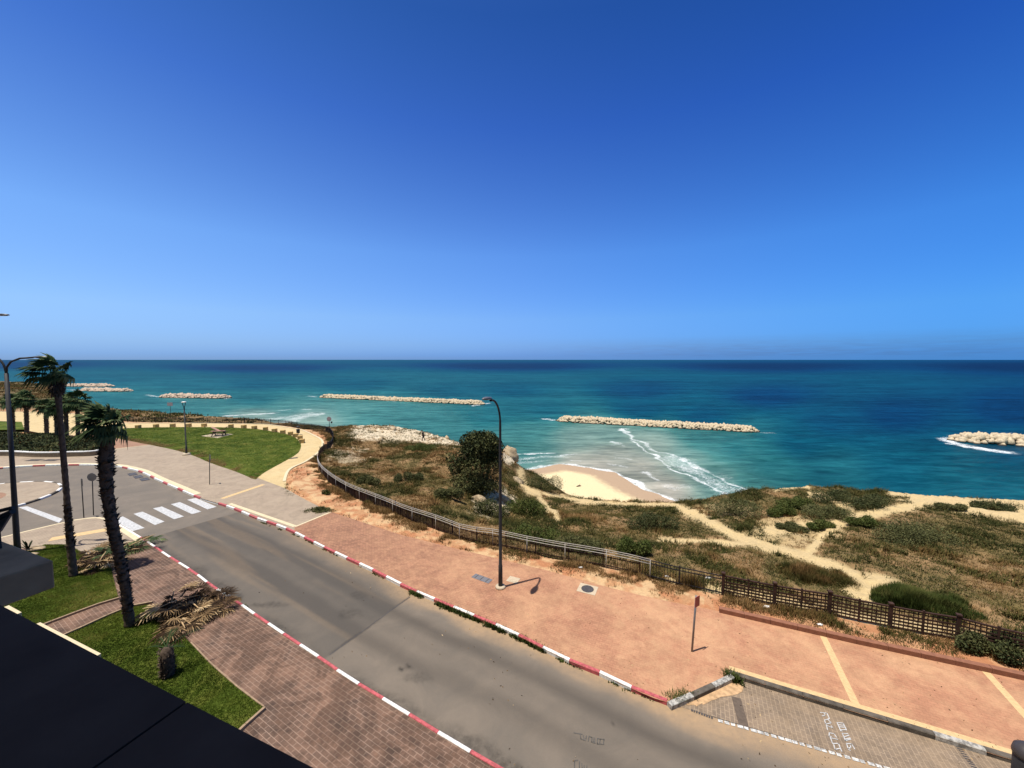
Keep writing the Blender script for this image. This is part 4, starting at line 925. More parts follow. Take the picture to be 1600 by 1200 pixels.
# ------------------------------------------------------------------ palms
M['trunk'] = simple('palm_trunk', (.120,.088,.064), .95, .4, 7, .1, bump=.8)
M['boots'] = simple('palm_leaf_bases', (.082,.060,.044), .95, .5, 9, .1)
M['frond'] = leafmat('palm_frond', [(.05, lin((24,40,22))), (.4, lin((48,66,36))), (.75, lin((80,92,56))), (.98, lin((138,140,98)))], .55)
M['dry'] = leafmat('dry_frond', [(.05, lin((30,22,16))), (.35, lin((78,60,42))), (.65, lin((150,124,90))), (.95, lin((210,186,146)))], .8)
def fan_frond(base, az, el, plen, rad, droop, nseg=16, wind=Vector((0, 0, 0)), fold=.5, thin=1.0):
    """one fan-shaped frond as quads: petiole, then pleated segments with hanging tips"""
    V, Fq = [], []
    d = Vector((math.cos(az)*math.cos(el), math.sin(az)*math.cos(el), math.sin(el)))
    side = Vector((-math.sin(az), math.cos(az), 0)); upv = side.cross(d)*-1
    if upv.z < 0: upv = -upv
    pts = [base+d*plen*t+Vector((0, 0, -droop*.25*plen*t*t))+wind*.3*t*t for t in (0, .35, .7, 1)]
    for i, (a, b) in enumerate(zip(pts, pts[1:])):
        w0, w1 = .035-.006*i, .035-.006*(i+1); k = len(V); V += [a-side*w0, a+side*w0, b+side*w1, b-side*w1]; Fq.append((k, k+1, k+2, k+3))
    hub = pts[-1]; dd = (pts[-1]-pts[-2]).normalized(); n = side.cross(dd); 
    if n.z < 0: n = -n
    for j in range(nseg):
        f = (j+.5)/nseg*2-1; a = f*2.0; L = rad*(1-.28*abs(f))*random.uniform(.85, 1.1)
        sd = dd*math.cos(a)+side*math.sin(a); pr = side*math.cos(a)-dd*math.sin(a)
        p0 = hub; p1 = hub+sd*L*.55+n*(.10*L*(1-abs(f))-.06*L); hang = droop*random.uniform(.5, 1.1)
        p2 = p1+sd*L*.45*(1-.45*min(1, hang))+Vector((0, 0, -L*.5*hang))+wind*L*.35*random.uniform(.5, 1.2)
        w = L*.075*thin; z = n*w*fold*(1 if j % 2 else -1)
        k = len(V); V += [p0-pr*.012, p0+pr*.012, p1+pr*w+z, p1-pr*w-z]; Fq.append((k, k+1, k+2, k+3))
        k = len(V); V += [p1-pr*w-z, p1+pr*w+z, p2+pr*.008, p2-pr*.008]; Fq.append((k, k+1, k+2, k+3))
    return V, Fq
def fronds_mesh(name, specs, mat, parent, tint_fn):
    V, Fq, T = [], [], []
    for s in specs:
        v, f = fan_frond(**s['g']); k = len(V); V += v; Fq += [tuple(i+k for i in q) for q in f]; t = s['t']
        T += [t+random.uniform(-.12, .12)]*0+[min(1, max(0, t+(.12 if i % 8 < 4 else -.08)+random.uniform(-.1, .1))) for i in range(len(v))]
    return mesh_np(name, np.array([tuple(v) for v in V]), np.array(Fq), mat, parent, attrs={'tint': np.array(T)})
def palm(path, rads, label, shag, crown_r, nfr=30, wind=(0, 0, 0), skirt=None, group=None, head=1.0, seed=1, low=-30):
    random.seed(seed); ca = math.cos(math.atan2(abs(path[0].x), path[0].y)); rads = [q*ca*1.08 for q in rads]; crown_r *= ca
    b = Vector(path[0]); r = empty('palm_tree', b, label, 'palm tree', group); P = [Vector(p)-b for p in path]
    pr = smooth([(*p, q) for p, q in zip(P, rads)], .12); mb = MB()
    L = len(pr); rr = []
    for i, q in enumerate(pr): rr.append(q[3]*(1+.07*math.sin(i*2.1)+random.uniform(-.05, .05)))
    mb.tube([q[:3] for q in pr], rr, 14)
    # cut leaf bases on the shaggy stretches
    sb = mb; sb.mi = 1
    for i, q in enumerate(pr):
        f = i/(L-1)
        if not any(a <= f <= c for a, c in shag): continue
        for k in range(8):
            a = random.random()*6.283; o = Vector((math.cos(a), math.sin(a), 0)); t = Vector((-o.y, o.x, 0)); c = Vector(q[:3])+Vector((0, 0, random.uniform(-.06, .06))); ln = random.uniform(.06, .17)*float(q[3]/.2)**.5; w = random.uniform(.05, .11)
            p = c+o*float(q[3])*.9; up = Vector((0, 0, random.uniform(-.25, .9)*ln)); sb.face([p-t*w, p+t*w, p+o*ln*.7+up+t*w*.5, p+o*ln*.7+up-t*w*.5]); sb.face([p+t*w, p-t*w+Vector((0, 0, -.05)), p+o*ln+up*1.2])
    sb.build('trunk', [M['trunk'], M['boots']], r)
    top = Vector(pr[-1][:3]); wv = Vector(wind)
    if skirt:
        sp = []
        for k in range(skirt):
            a = random.random()*6.283; sp.append(dict(g=dict(base=top+Vector((0, 0, -.15-.5*random.random()*crown_r*.6)), az=a, el=R(random.uniform(-86, -62)), plen=crown_r*.16, rad=crown_r*.34, droop=.6, nseg=11), t=random.uniform(0, .3)))
        fronds_mesh('dead_frond_skirt', sp, M['boots'], r, None)
    sp = []
    for k in range(nfr):
        el = R(84-(84-low)*(k/nfr)**.9+random.uniform(-10, 10)); a = k*2.39996+random.uniform(-.3, .3)
        sp.append(dict(g=dict(base=top+Vector((0, 0, .12*head)), az=a, el=el, plen=crown_r*.42*random.uniform(.75, 1.1), rad=crown_r*.52*random.uniform(.85, 1.1), droop=.30+.75*(k/nfr)+random.uniform(0, .25), wind=wv, nseg=20), t=random.uniform(.1, .75)))
    fronds_mesh('crown', sp, M['frond'], r, None)
    random.seed(seed+99); return r
b1 = at(115,900,KZ); D1 = b1.y
palm([b1, at_depth(108,830,D1), at_depth(103,760,D1), at_depth(98,700,D1), at_depth(93,640,D1), at_depth(89,605,D1), at_depth(87,585,D1)], [.26,.20,.18,.165,.165,.21,.13],
     'tallest fan palm with windblown crown and bare slim trunk on the near lawn', [(.15,.36)], 2.15, 20, (-.75, -.15, -.05), skirt=30, seed=3, low=-18)
b2 = at(203,978,KZ); D2 = b2.y
palm([b2, at_depth(196,920,D2), at_depth(184,860,D2), at_depth(172,800,D2), at_depth(166,750,D2), at_depth(166,715,D2), at_depth(168,690,D2), at_depth(167,668,D2)], [.24,.23,.25,.26,.29,.34,.28,.12],
     'leaning shaggy fan palm with dark stubby leaf bases beside the dry frond pile', [(.06,1.0)], 1.9, 30, (-.45, -.1, 0), seed=5, low=-20)
ords = ['leftmost','second from left','third from left','fourth from left','fifth from left','rightmost']
for i, (u, vb, vt, tw, cr) in enumerate([(20,676,628,.42,2.6),(42,676,624,.40,2.9),(73,677,636,.38,2.5),(89,682,640,.35,2.5),(104,681,630,.36,2.7),(122,684,626,.34,3.0)]):
    b = at(u, vb, .5); D = b.y
    palm([b, at_depth(u-.5, vb*.66+vt*.34, D), at_depth(u-1, vb*.33+vt*.67, D), at_depth(u-1, vt, D)], [tw, tw*.9, tw*.9, tw*.6], 'squat fan palm in the row behind the curved planter wall, %s of six' % ords[i], [(.1, 1.0)], cr*1.15, 24, (-.3, 0, 0), group='palms behind the curved planter wall', skirt=8, seed=20+i, low=-35)

# cycad stump with few fronds
def cycad():
    b = at(262,1056,KZ); r = empty('cycad', b, 'squat cut back cycad stump with a few stiff fronds on the near lawn', 'plant'); mb = MB()
    mb.tube([(0,0,-.1),(.0,0,.3),(.02,0,.7),(.0,.02,1.0),(0,.02,1.12)], [.20,.22,.21,.19,.09], 14); sb = mb
    for k in range(240):
        z = random.uniform(.0, 1.05); a = random.random()*6.283; o = Vector((math.cos(a), math.sin(a), 0)); t = Vector((-o.y, o.x, 0)); p = o*.2+Vector((0, 0, z)); w = .035
        sb.face([p-t*w, p+t*w, p+o*random.uniform(.05, .12)+Vector((0, 0, random.uniform(.0, .1)))])
    sb.build('stump', M['boots'], r)
    V, Fq, T = [], [], []
    for (az, el, L, t) in [(2.9,.15,1.0,.35),(2.5,.35,1.0,.3),(2.0,.8,.9,.4),(1.5,1.0,.9,.4),(.72,.55,1.35,.02),(.3,.2,.6,.1)]:
        pts = [Vector((math.cos(az)*math.cos(el)*L*s, math.sin(az)*math.cos(el)*L*s, 1.1+math.sin(el)*L*s-.35*L*s*s)) for s in np.linspace(0, 1, 15)]
        for i, (p, q) in enumerate(zip(pts, pts[1:])):
            d = (q-p).normalized(); sd = d.cross(Vector((0, 0, 1))).normalized()
            k = len(V); V += [p-sd*.018, p+sd*.018, q+sd*.014, q-sd*.014]; Fq.append((k, k+1, k+2, k+3)); T += [t]*4
            if i > 2:
                for s in (-1, 1):
                    ln = .15*math.sin(math.pi*min(1, (i+1)/15)); k = len(V); e = p+sd*s*ln+d*ln*.9+Vector((0, 0, .05)); V += [p, p+d*.014, e+d*.004, e]; Fq.append((k, k+1, k+2, k+3)); T += [t+random.uniform(-.1, .2)]*4
    mesh_np('fronds', np.array([tuple(v) for v in V]), np.array(Fq), M['frond'], r, attrs={'tint': np.clip(T, 0, 1)})
cycad()
def pile(spots, name, label, dry=.8, n=60, seed=1, green=False):
    random.seed(seed); r = empty(name, at(*spots[0][:2], KZ), label, 'palm fronds'); o0 = r.location.copy(); sp = []; sg = []
    for k in range(n):
        u, v, rad, hgt = random.choice(spots); c = at(u, v, KZ); a = random.random()*6.283; q = random.random()**.5*rad
        b = c+Vector((math.cos(a)*q, math.sin(a)*q*.8, random.random()*hgt+.08))-o0; az = random.random()*6.283
        g = dict(base=b, az=az, el=R(random.uniform(-10, 22)), plen=random.uniform(.3, .8), rad=random.uniform(.45, .75), droop=random.uniform(.1, .7), nseg=17, fold=1.4, thin=.34)
        (sg if (green and u > 165 and random.random() < .8) else sp).append(dict(g=g, t=random.choice([.0, .0, .05, .1, .2, .45, .6, .75, .9])))
    fronds_mesh('dry_fronds', sp, M['dry'], r, None)
    if sg: fronds_mesh('green_fronds', sg, M['frondcut'], r, None)
    for k in range(14):
        mb = MB(); u, v, rad, hgt = random.choice(spots); c = at(u, v, KZ)-o0; az = random.random()*6.283; L = random.uniform(.5, 1.1); e = Vector((math.cos(az)*L, math.sin(az)*L, random.uniform(-.1, .35))); p = c+Vector((random.uniform(-.5, .5)*rad, random.uniform(-.5, .5)*rad, random.uniform(.1, hgt)))
        mb.tube([p, p+e*.5+Vector((0, 0, .04)), p+e], [.035, .028, .015], 6); mb.build('cut_stalk', M['drystalk'], r)
    return r
M['drystalk'] = simple('dry_stalk', lin((186,156,116)), .8, .25, 6)
M['frondcut'] = leafmat('cut_green_frond', [(.05, lin((52,66,40))), (.45, lin((86,104,66))), (.8, lin((128,138,92))), (.98, lin((168,168,122)))], .6)
pile([(284,952,.35,.5),(298,953,.4,.5),(270,957,.3,.35),(312,960,.35,.35),(292,968,.35,.35),(284,978,.3,.3),(326,954,.3,.25),(260,960,.2,.2),(338,947,.2,.12),(300,980,.2,.2)], 'frond_pile', 'big heap of dry tan palm fronds dumped on the paving by the kerb', n=100, seed=4)
pile([(150,872,.5,.3),(165,882,.5,.3),(180,868,.5,.4),(200,860,.6,.4),(215,855,.45,.3),(140,880,.45,.25)], 'frond_pile', 'heap of green and tan cut fronds behind the leaning palm', n=80, seed=9, green=True)
# dark plant and pale stones beside the left lamp
def agave():
    b = at(44,858,KZ); r = empty('agave_plant', b, 'spiky dark plant at the corner of the near lawn by the double lamp', 'plant'); mb = MB()
    for k in range(16):
        a = random.random()*6.283; e = random.uniform(.5, 1.1); L = random.uniform(.6, 1.1); o = Vector((math.cos(a)*math.cos(e), math.sin(a)*math.cos(e), math.sin(e))); t = Vector((-o.y, o.x, 0)).normalized()*.035
        mb.face([-t, t, o*L*.6+t*1.2, o*L*.6-t*1.2]); mb.face([o*L*.6-t*1.2, o*L*.6+t*1.2, o*L+Vector((0, 0, -.08))])
    mb.build('leaves', M['bush_dark'], r)
agave()
for (u, v, s, lb) in [(58,857,.5,'flat pale stone beside the spiky plant on the near lawn'),(50,866,.42,'second flat pale stone nearer the balcony corner on the lawn'),(18,858,.4,'flat pale stone behind the foot of the double lamp')]:
    ob = boulders(np.array([(0, 0, 0.05)]), np.array([s]), 'flat_stone', M['rock']); ob.scale = (1.2, .8, .25); ob.location = at(u, v, KZ); tag(ob, lb, 'stone')
# kerbs round the near lawns
M['edge'] = simple('weathered_edging', alb(176,150,122), .9, .25, 5)
def edging(px, label): 
    mb = MB(); p = resample([tuple(q)[:2] for q in P2(px, KZ)], .8)
    for a, b in zip(p, p[1:]):
        d = (b-a)/np.linalg.norm(b-a); n = np.array((-d[1], d[0])); ww = .05 if label else .09; mb.prism([tuple(t) for t in (a+d*.005, b-d*.005, b-d*.005+n*ww, a+d*.005+n*ww)], -.05, KZ+(.05 if label else .1))
    o = mb.build('lawn_edging', M['edge'], bevel=.01); o['kind'] = 'structure'
edging([(187,935),(150,946),(110,961),(68,977),(40,988)], 0); edging([(86,1001),(145,975),(195,951),(238,943)], 0); edging([(413,1107),(378,1138),(350,1165)], 0)
edging([(297,1005),(330,1040),(370,1075),(411,1106)], .05)

# ------------------------------------------------------------------ lamps
M['head'] = simple('lamp_head', (.10,.10,.11), .4, .1, 8, .5)
M['lens'] = simple('lamp_lens', (.7,.68,.62), .3, .05, 8, .5)
def lamp_head(parent, p, d):
    d = Vector(d); d.z = 0; d.normalize(); s = Vector((-d.y, d.x, 0)); up = Vector((0, 0, 1)); mb = MB(); prof = []
    rings = []
    for t, w, h0, h1 in ((-.04,.05,-.02,.03),(.08,.11,-.04,.05),(.30,.17,-.045,.075),(.55,.16,-.04,.07),(.74,.09,-.03,.045),(.80,.02,-.01,.02)):
        c = p+d*t; rings.append([mb.bm.verts.new(c+s*w*a+up*b) for a, b in ((-1, 0), (-.6, h1), (.6, h1), (1, 0), (.7, h0), (-.7, h0))])
    for a, b in zip(rings, rings[1:]):
        for k in range(6): mb.bm.faces.new((a[k], a[(k+1) % 6], b[(k+1) % 6], b[k])).smooth = True
    mb.bm.faces.new(rings[0]); mb.bm.faces.new(rings[-1][::-1]); hd = mb.build('lamp_head', M['head'], parent)
    mb = MB(); mb.box(p+d*.40-up*.047, (.40, .2, .02), math.atan2(d.y, d.x)); mb.build('lens', M['lens'], hd)
def base_disc(parent, r, h=.12):
    mb = MB(); mb.lathe([(r*1.05, -.02), (r, h*.7), (r*.8, h)], 20); mb.build('base', M['concrete'], parent)
b = at(782,918,KZ); r = empty('street_lamp', b, 'tall single arm street lamp in the middle of the pink pavement', 'street lamp')
Hh = at_depth(782,650,b.y).z-KZ
mb = MB(); pts = [(0,0,-.1),(0,0,1.2),(0,0,1.25),(0,0,5),(0,0,Hh-.35)]; av = Vector((-.42,-.9,0)).normalized()
arc = [Vector((0,0,Hh-.35))+av*(.95*(1-math.cos(t)))+Vector((0,0,1.25*math.sin(t))) for t in np.linspace(.12, 1.5, 9)]
mb.tube(pts+arc, [.115,.105,.085,.075,.06]+[.05]*9, 14); mb.build('pole', M['pole'], r); base_disc(r, .26)
e = arc[-1]; mb = MB(); mb.tube([e-av*.02, e+av*.16], .06, 10); mb.build('bracket', M['pole'], r); lamp_head(r, e+av*.12+Vector((0,0,.12)), av)
b = at(28,865,KZ); r = empty('street_lamp', b, 'tall dark double arm street lamp at left edge in front of the tallest palm', 'street lamp'); D = b.y
j = at_depth(10,583,D)-b; mb = MB()
mb.tube([(0,0,-.1),(0,0,1.0),Vector(j)*.5,j], [.15,.14,.11,.09], 14); mb.build('pole', M['pole'], r)
a1 = [j+Vector((0,0,-.1)), j+Vector((.05,0,.35)), j+Vector((.3,.02,.68)), j+Vector((.75,.1,.88)), j+Vector((1.3,.3,.93))]; mb = MB(); mb.tube(a1, .055, 10); mb.build('arm', M['pole'], r); lamp_head(r, a1[-1]+Vector((0,0,.02)), Vector((1,.3,0)))
hd = at_depth(-8,492,D+.3)-b; a2 = [j+Vector((0,0,-.1)), j+Vector((-.15,0,.55)), j+Vector((-.65,0,1.2)), j+Vector((-1.15,.1,2.2)), hd+Vector((-.75,0,-.25)), hd+Vector((-.35,0,0)), hd]
mb = MB(); mb.tube([tuple(p) for p in smooth(a2, .2)], .055, 10); mb.build('arm', M['pole'], r); lamp_head(r, hd, Vector((1,.05,0)))
b = at(291.5,710.5,KZ); D = b.y; r = empty('lamp_post', b, 'slim garden lamp post with forked top at the edge of the green lawn', 'lamp post')
Hh = at_depth(287,628,D).z-KZ; mb = MB(); mb.tube([(0,0,0),(0,0,1),(0,0,1.05),(0,0,Hh-.6)], [.12,.11,.075,.065], 12); mb.build('pole', M['pole'], r); base_disc(r, .42, .2)
mb = MB()
for s in (-1, 1): mb.tube([(0,0,Hh-.65),(s*.10,0,Hh-.5),(s*.17,0,Hh-.3),(s*.17,0,Hh-.05)], .035, 8)
mb.build('fork', M['pole'], r); mb = MB(); mb.lathe([(.12,Hh-.10),(.26,Hh-.06),(.27,Hh),(.15,Hh+.06)], 18); mb.build('lamp_cap', M['lens'], r)
# road signs: thin plates on posts
M['signback'] = simple('sign_back_metal', (.22,.21,.21), .5, .1, 8, .4, .4)
M['signred'] = simple('sign_red', (.42,.06,.04), .5, .15, 8, .4)
M['signpink'] = simple('faded_red_sign', (.36,.29,.30), .6, .15, 8)
kind_edge = lambda rz: abs(rz) < R(30)
def sign(px, top, label, plate, face, rz, mat=None, r_=.032, lean=0):
    b = at(*px, KZ); D = b.y; H = at_depth(px[0], top, D).z-KZ; s = empty('road_sign', b, label, 'road sign'); mb = MB()
    tp = at_depth(px[0]+lean, top, D)-b
    mb.tube([(0,0,-.1), tuple(Vector((tp.x*.5,0,H*.5))), (tp.x,0,H)], r_, 10); mb.build('post', M['pole'] if mat is None else mat, s)
    if kind_edge(rz): rz = math.atan2(-b.x, b.y)+R(-32 if face is M['signred'] else 4)
    n = Vector((math.cos(rz), math.sin(rz), 0)); mb = MB(); kind, w, h = plate
    c = Vector((tp.x, 0, H-h/2))+n*(r_+.012)
    if kind == 'disc':
        mb.tube([c, c+n*.014], w/2, 24)
    else: mb.box(c, (.014, w, h), rz)
    mb.build('plate', face, s); return s
sign((1081,1018),931,'short leaning sign post seen edge on with red plate, on the pink paving',('rect',.30,.42),M['signred'],R(-12),M['signback'],.04,lean=7)
sign((327.5,757),711,'thin sign post seen edge on, on the beige pavement beside the lawn',('rect',.42,.5),M['signback'],R(-8))
sign((131,807),748,'thin sign post seen edge on at the near crossing corner',('rect',.42,.55),M['signback'],R(8),lean=-4)
sign((146,803),739,'round sign seen from behind at the near crossing corner',('disc',.62,.62),M['signback'],R(-80),lean=-2)
def beach_sign(px, base, top, label, w, h, face, disc=False):
    t = at(*base, -1.0); z = min(.1, float(terr(np.array([t.x]), np.array([t.y]))[0])); b = at(*base, z); D = b.y; H = at_depth(px, top, D).z-z; s = empty('notice_sign', b, label, 'sign'); mb = MB(); mb.tube([(0,0,-.3),(0,0,H)], .04, 8); mb.build('post', M['pole'], s)
    mb = MB()
    if disc: mb.tube([(0,-.05,H-h/2),(0,-.065,H-h/2)], w/2, 20)
    else: mb.box((0,-.06,H-h/2), (w,.02,h))
    mb.build('plate', face, s); return s
beach_sign(266.5,(267,652),629,'rectangular pinkish grey notice board on a post beyond the lawn fence',1.25,.75,M['signpink'])
s = beach_sign(515,(515,676),651,'round faded red warning sign with a small box, at the bend of the picket fence',.8,.8,M['signpink'],True)
mb = MB(); mb.box((.38,0,1.75), (.22,.2,.32)); mb.build('box', M['pole'], s, bevel=.02)

# ------------------------------------------------------------------ covers set in the paving
def cover_plate(u, v, label, r=.32, sq=.95, dark=True):
    b = at(u, v, KZ); o = empty('manhole_cover', b, label, 'manhole cover'); mb = MB(); mb.box((0,0,.004), (sq, sq*.85, .016), AF); mb.build('surround', M['concrete'], o)
    mb = MB(); mb.lathe([(r, .0), (r, .020), (r*.96, .024)], 28)
    for k in range(5): mb.box(((k-2)*r*.32,0,.026),(r*.06,r*1.5*(1-.12*abs(k-2)),.008))
    mb.build('lid', M['iron'] if dark else M['concrete'], o)
cover_plate(918,920.5,'round black manhole lid in a pale square surround on the pink pavement')
cover_plate(802,906,'small pale round inspection cover beside the street lamp', .22, .62, False)
b = at(753,904,KZ); o = empty('drain_cover', b, 'rectangular dark steel cover left of the street lamp', 'drain cover'); mb = MB(); mb.box((0,0,.006),(1.15,.42,.02),R(-32)); mb.build('plate', M['signback'], o, bevel=.004)
mb = MB()
for k in range(3): mb.box((-.36+.36*k*math.cos(R(-32))+.06, .36*k*math.sin(R(-32))+.2, .02), (.03,.36,.012), R(-32))
mb.build('seam', M['iron'], o)
def gully(u, v, rz, label):
    b = at(u, v, 0); o = empty('drain_grate', b, label, 'drain grate'); mb = MB(); mb.box((0,0,.01),(1.25,.62,.02),rz); mb.build('frame', M['iron'], o); mb = MB()
    for k in range(7): mb.box((math.cos(rz)*(-.5+.167*k), math.sin(rz)*(-.5+.167*k), .025),(.05,.5,.012),rz)
    mb.build('bars', M['signback'], o)
for k, (u, v) in enumerate([(207,741),(216,745),(226,749)]): gully(u, v, R(-38), ['drain grate by the far kerb near the roundabout, uppermost of three','drain grate by the far kerb near the roundabout, middle of three','drain grate by the far kerb near the roundabout, nearest the crossing'][k])
for u, lb in ((54,'dark slot drain cover on the pale pavement below the planter wall, left one'),(80,'dark slot drain cover on the pale pavement below the planter wall, right one')):
    b = at(u, 719, KZ); o = empty('drain_cover', b, lb, 'drain cover'); mb = MB(); mb.box((0,0,.006),(1.6,.8,.02),0); mb.build('plate', M['kerbgrey'], o); mb = MB()
    for k in range(5): mb.box((-.6+.3*k,0,.02),(.12,.7,.012)); 
    mb.build('slots', M['iron'], o)
b = at(456,733,KZ); mb = MB(); mb.box((0,0,.006),(1.1,.6,.02),.5); o = mb.build('drain_cover', M['kerbgrey']); o.location = at(457,716,KZ); tag(o, 'grey square cover set in the sand coloured path beside the lawn', 'drain cover')

# ------------------------------------------------------------------ stone cubes, table, litter bin along the lawn
M['cube'] = simple('sandstone', alb(214,178,118), .95, .2, 3, .1, bump=.3)
cubes = [(216,669),(244,667.6),(270,667),(295,666.8),(319,666.6),(361,668),(381,669),(397.5,670.4),(415,672.4),(429,675),(442,677.4),(454,680),(462,683),(469,686.5),(472,692)]
mb = MB(); mb.box((0,0,.27), (.62,.62,.58)); c0 = mb.build('stone_cube', M['cube'], bevel=.03)
ordn = ['first','second','third','fourth','fifth','sixth','seventh','eighth','ninth','tenth','eleventh','twelfth','thirteenth','fourteenth','fifteenth']
for i, (u, v) in enumerate(cubes):
    o = c0 if i == 0 else c0.copy()
    if i: COL.objects.link(o)
    o.location = at(u, v, KZ); o.rotation_euler[2] = random.uniform(-.3, .3); tag(o, 'sandstone cube seat edging the round lawn, %s counted from the left end' % ordn[i], 'stone seat', 'sandstone cube seats around the lawn')
def picnic():
    b = at(342,681,KZ); o = sheet('concrete_pad', P2([(314,681.5),(338,677),(365,678.5),(340,684.5)], KZ), KZ+.028, M['concrete'])
    r = empty('picnic_table', b+Vector((0,0,.03)), 'picnic table with two benches on a pale pad in the lawn', 'picnic table', rz=.25)
    mb = MB()
    for k in range(5): mb.box((0,-.34+.17*k,.76),(1.9,.15,.05))
    mb.build('table_top', M['woodlit'], r)
    for s in (-1, 1):
        mb = MB()
        for k in range(2): mb.box((0,s*(.68+.16*k),.45),(1.9,.14,.05))
        mb.build('bench', M['wood'], r)
    for s in (-1, 1):
        mb = MB(); mb.bar((s*.7,-.75,0),(s*.7,.3,.74),.09); mb.bar((s*.7,.75,0),(s*.7,-.3,.74),.09); mb.bar((s*.7,-.85,.41),(s*.7,.85,.41),.08); mb.build('leg_frame', M['wood'], r)
    for s, rot in ((-1, .5), (1, -.5)):
        mb = MB(); mb.box((s*.62,.35,1.05),(1.0,.7,.05),0,0,s*-.55); mb.build('side_flap', M['woodlit'], r)
picnic()
b = at(466,679.5,KZ); r = empty('litter_bin', b, 'small dark litter bin on a post beside the stone cubes', 'litter bin'); mb = MB(); mb.tube([(0,0,0),(0,0,1.35)], .05, 8); mb.build('post', M['pole'], r); mb = MB(); mb.lathe([(.16,.25),(.24,.3),(.26,.85),(.24,.9)], 14); mb.build('bin_body', M['pole'], r); mb = MB(); mb.lathe([(.28,1.2),(.32,1.26),(.1,1.42)], 14); mb.build('hood', M['pole'], r)
r = empty('litter_bin', (14.78,11.25,KZ), 'black domed bin cut off by the lower right corner of the view', 'litter bin'); mb = MB(); mb.lathe([(.26,0),(.30,.05),(.30,.72)], 24); mb.build('bin_body', M['pole'], r, bevel=.01); mb = MB(); mb.lathe([(.32,.74),(.33,.80),(.30,.95),(.2,1.04),(.06,1.08)], 24); mb.build('dome_lid', simple('dark_plastic', (.05,.042,.04), .5, .1, 6, .4), r)
bq = at_depth(1610,1166,10.28); r.location = (bq.x, bq.y, KZ)

# planter behind the roundabout: wall, soil, hedge
def planter():
    wl = smooth([tuple(p)[:2] for p in P2([(-260,722),(-120,716),(0,712.5),(60,714.5),(110,713.5),(150,711.5),(172,703),(176,694)], KZ)], .5); mb = MB(); mt = MB()
    d = np.gradient(wl, axis=0); d /= np.linalg.norm(d, axis=1)[:, None]; n = np.c_[-d[:, 1], d[:, 0]]
    r = empty('planter_wall', (*wl[0], KZ), 'low curved stone planter wall with white coping below the palm row', 'wall'); o0 = np.array(wl[0])
    for i in range(len(wl)-1):
        q = [wl[i], wl[i+1], wl[i+1]+n[i+1]*.3, wl[i]+n[i]*.3]; mb.prism([tuple(t-o0) for t in q], -.1, .52); q = [wl[i]-n[i]*.04, wl[i+1]-n[i+1]*.04, wl[i+1]+n[i+1]*.34, wl[i]+n[i]*.34]; mt.prism([tuple(t-o0) for t in q], .522, .62)
    mb.build('wall_body', simple('brown_stone', alb(150,130,108), .9, .2, 4), r); mt.build('coping', M['white'], r)
    inn = wl+n*.3; sheet('planting_bed', [tuple(p) for p in inn]+[tuple(at(172,688,.5))[:2], tuple(at(125,683,.5))[:2], tuple(at(60,678,.5))[:2], tuple(at(-260,678,.5))[:2]], .5, M['soil'], skirt=.45)
    poly = [tuple(p) for p in inn]+[tuple(at(172,690,.5))[:2], tuple(at(125,685,.5))[:2], tuple(at(60,679,.5))[:2], tuple(at(-100,679,.5))[:2], tuple(at(-260,680,.5))[:2]]
    x = rng.uniform(-95, -28, 180000); y = rng.uniform(38, 75, 180000); m = inside(x, y, poly); x, y = x[m], y[m]; hgt = .12+.5*fbm(x*.45, y*.45, 3)
    z = .5+hgt*rng.random(len(x))**.5; c = np.c_[x, y, z]
    o = leaf_quads('ground_cover', c, .10, .15+.7*np.clip(fbm(x*.7, y*.7, 3)*1.8-.5, 0, 1), M['bush_dark']); o['kind'] = 'stuff'
planter()

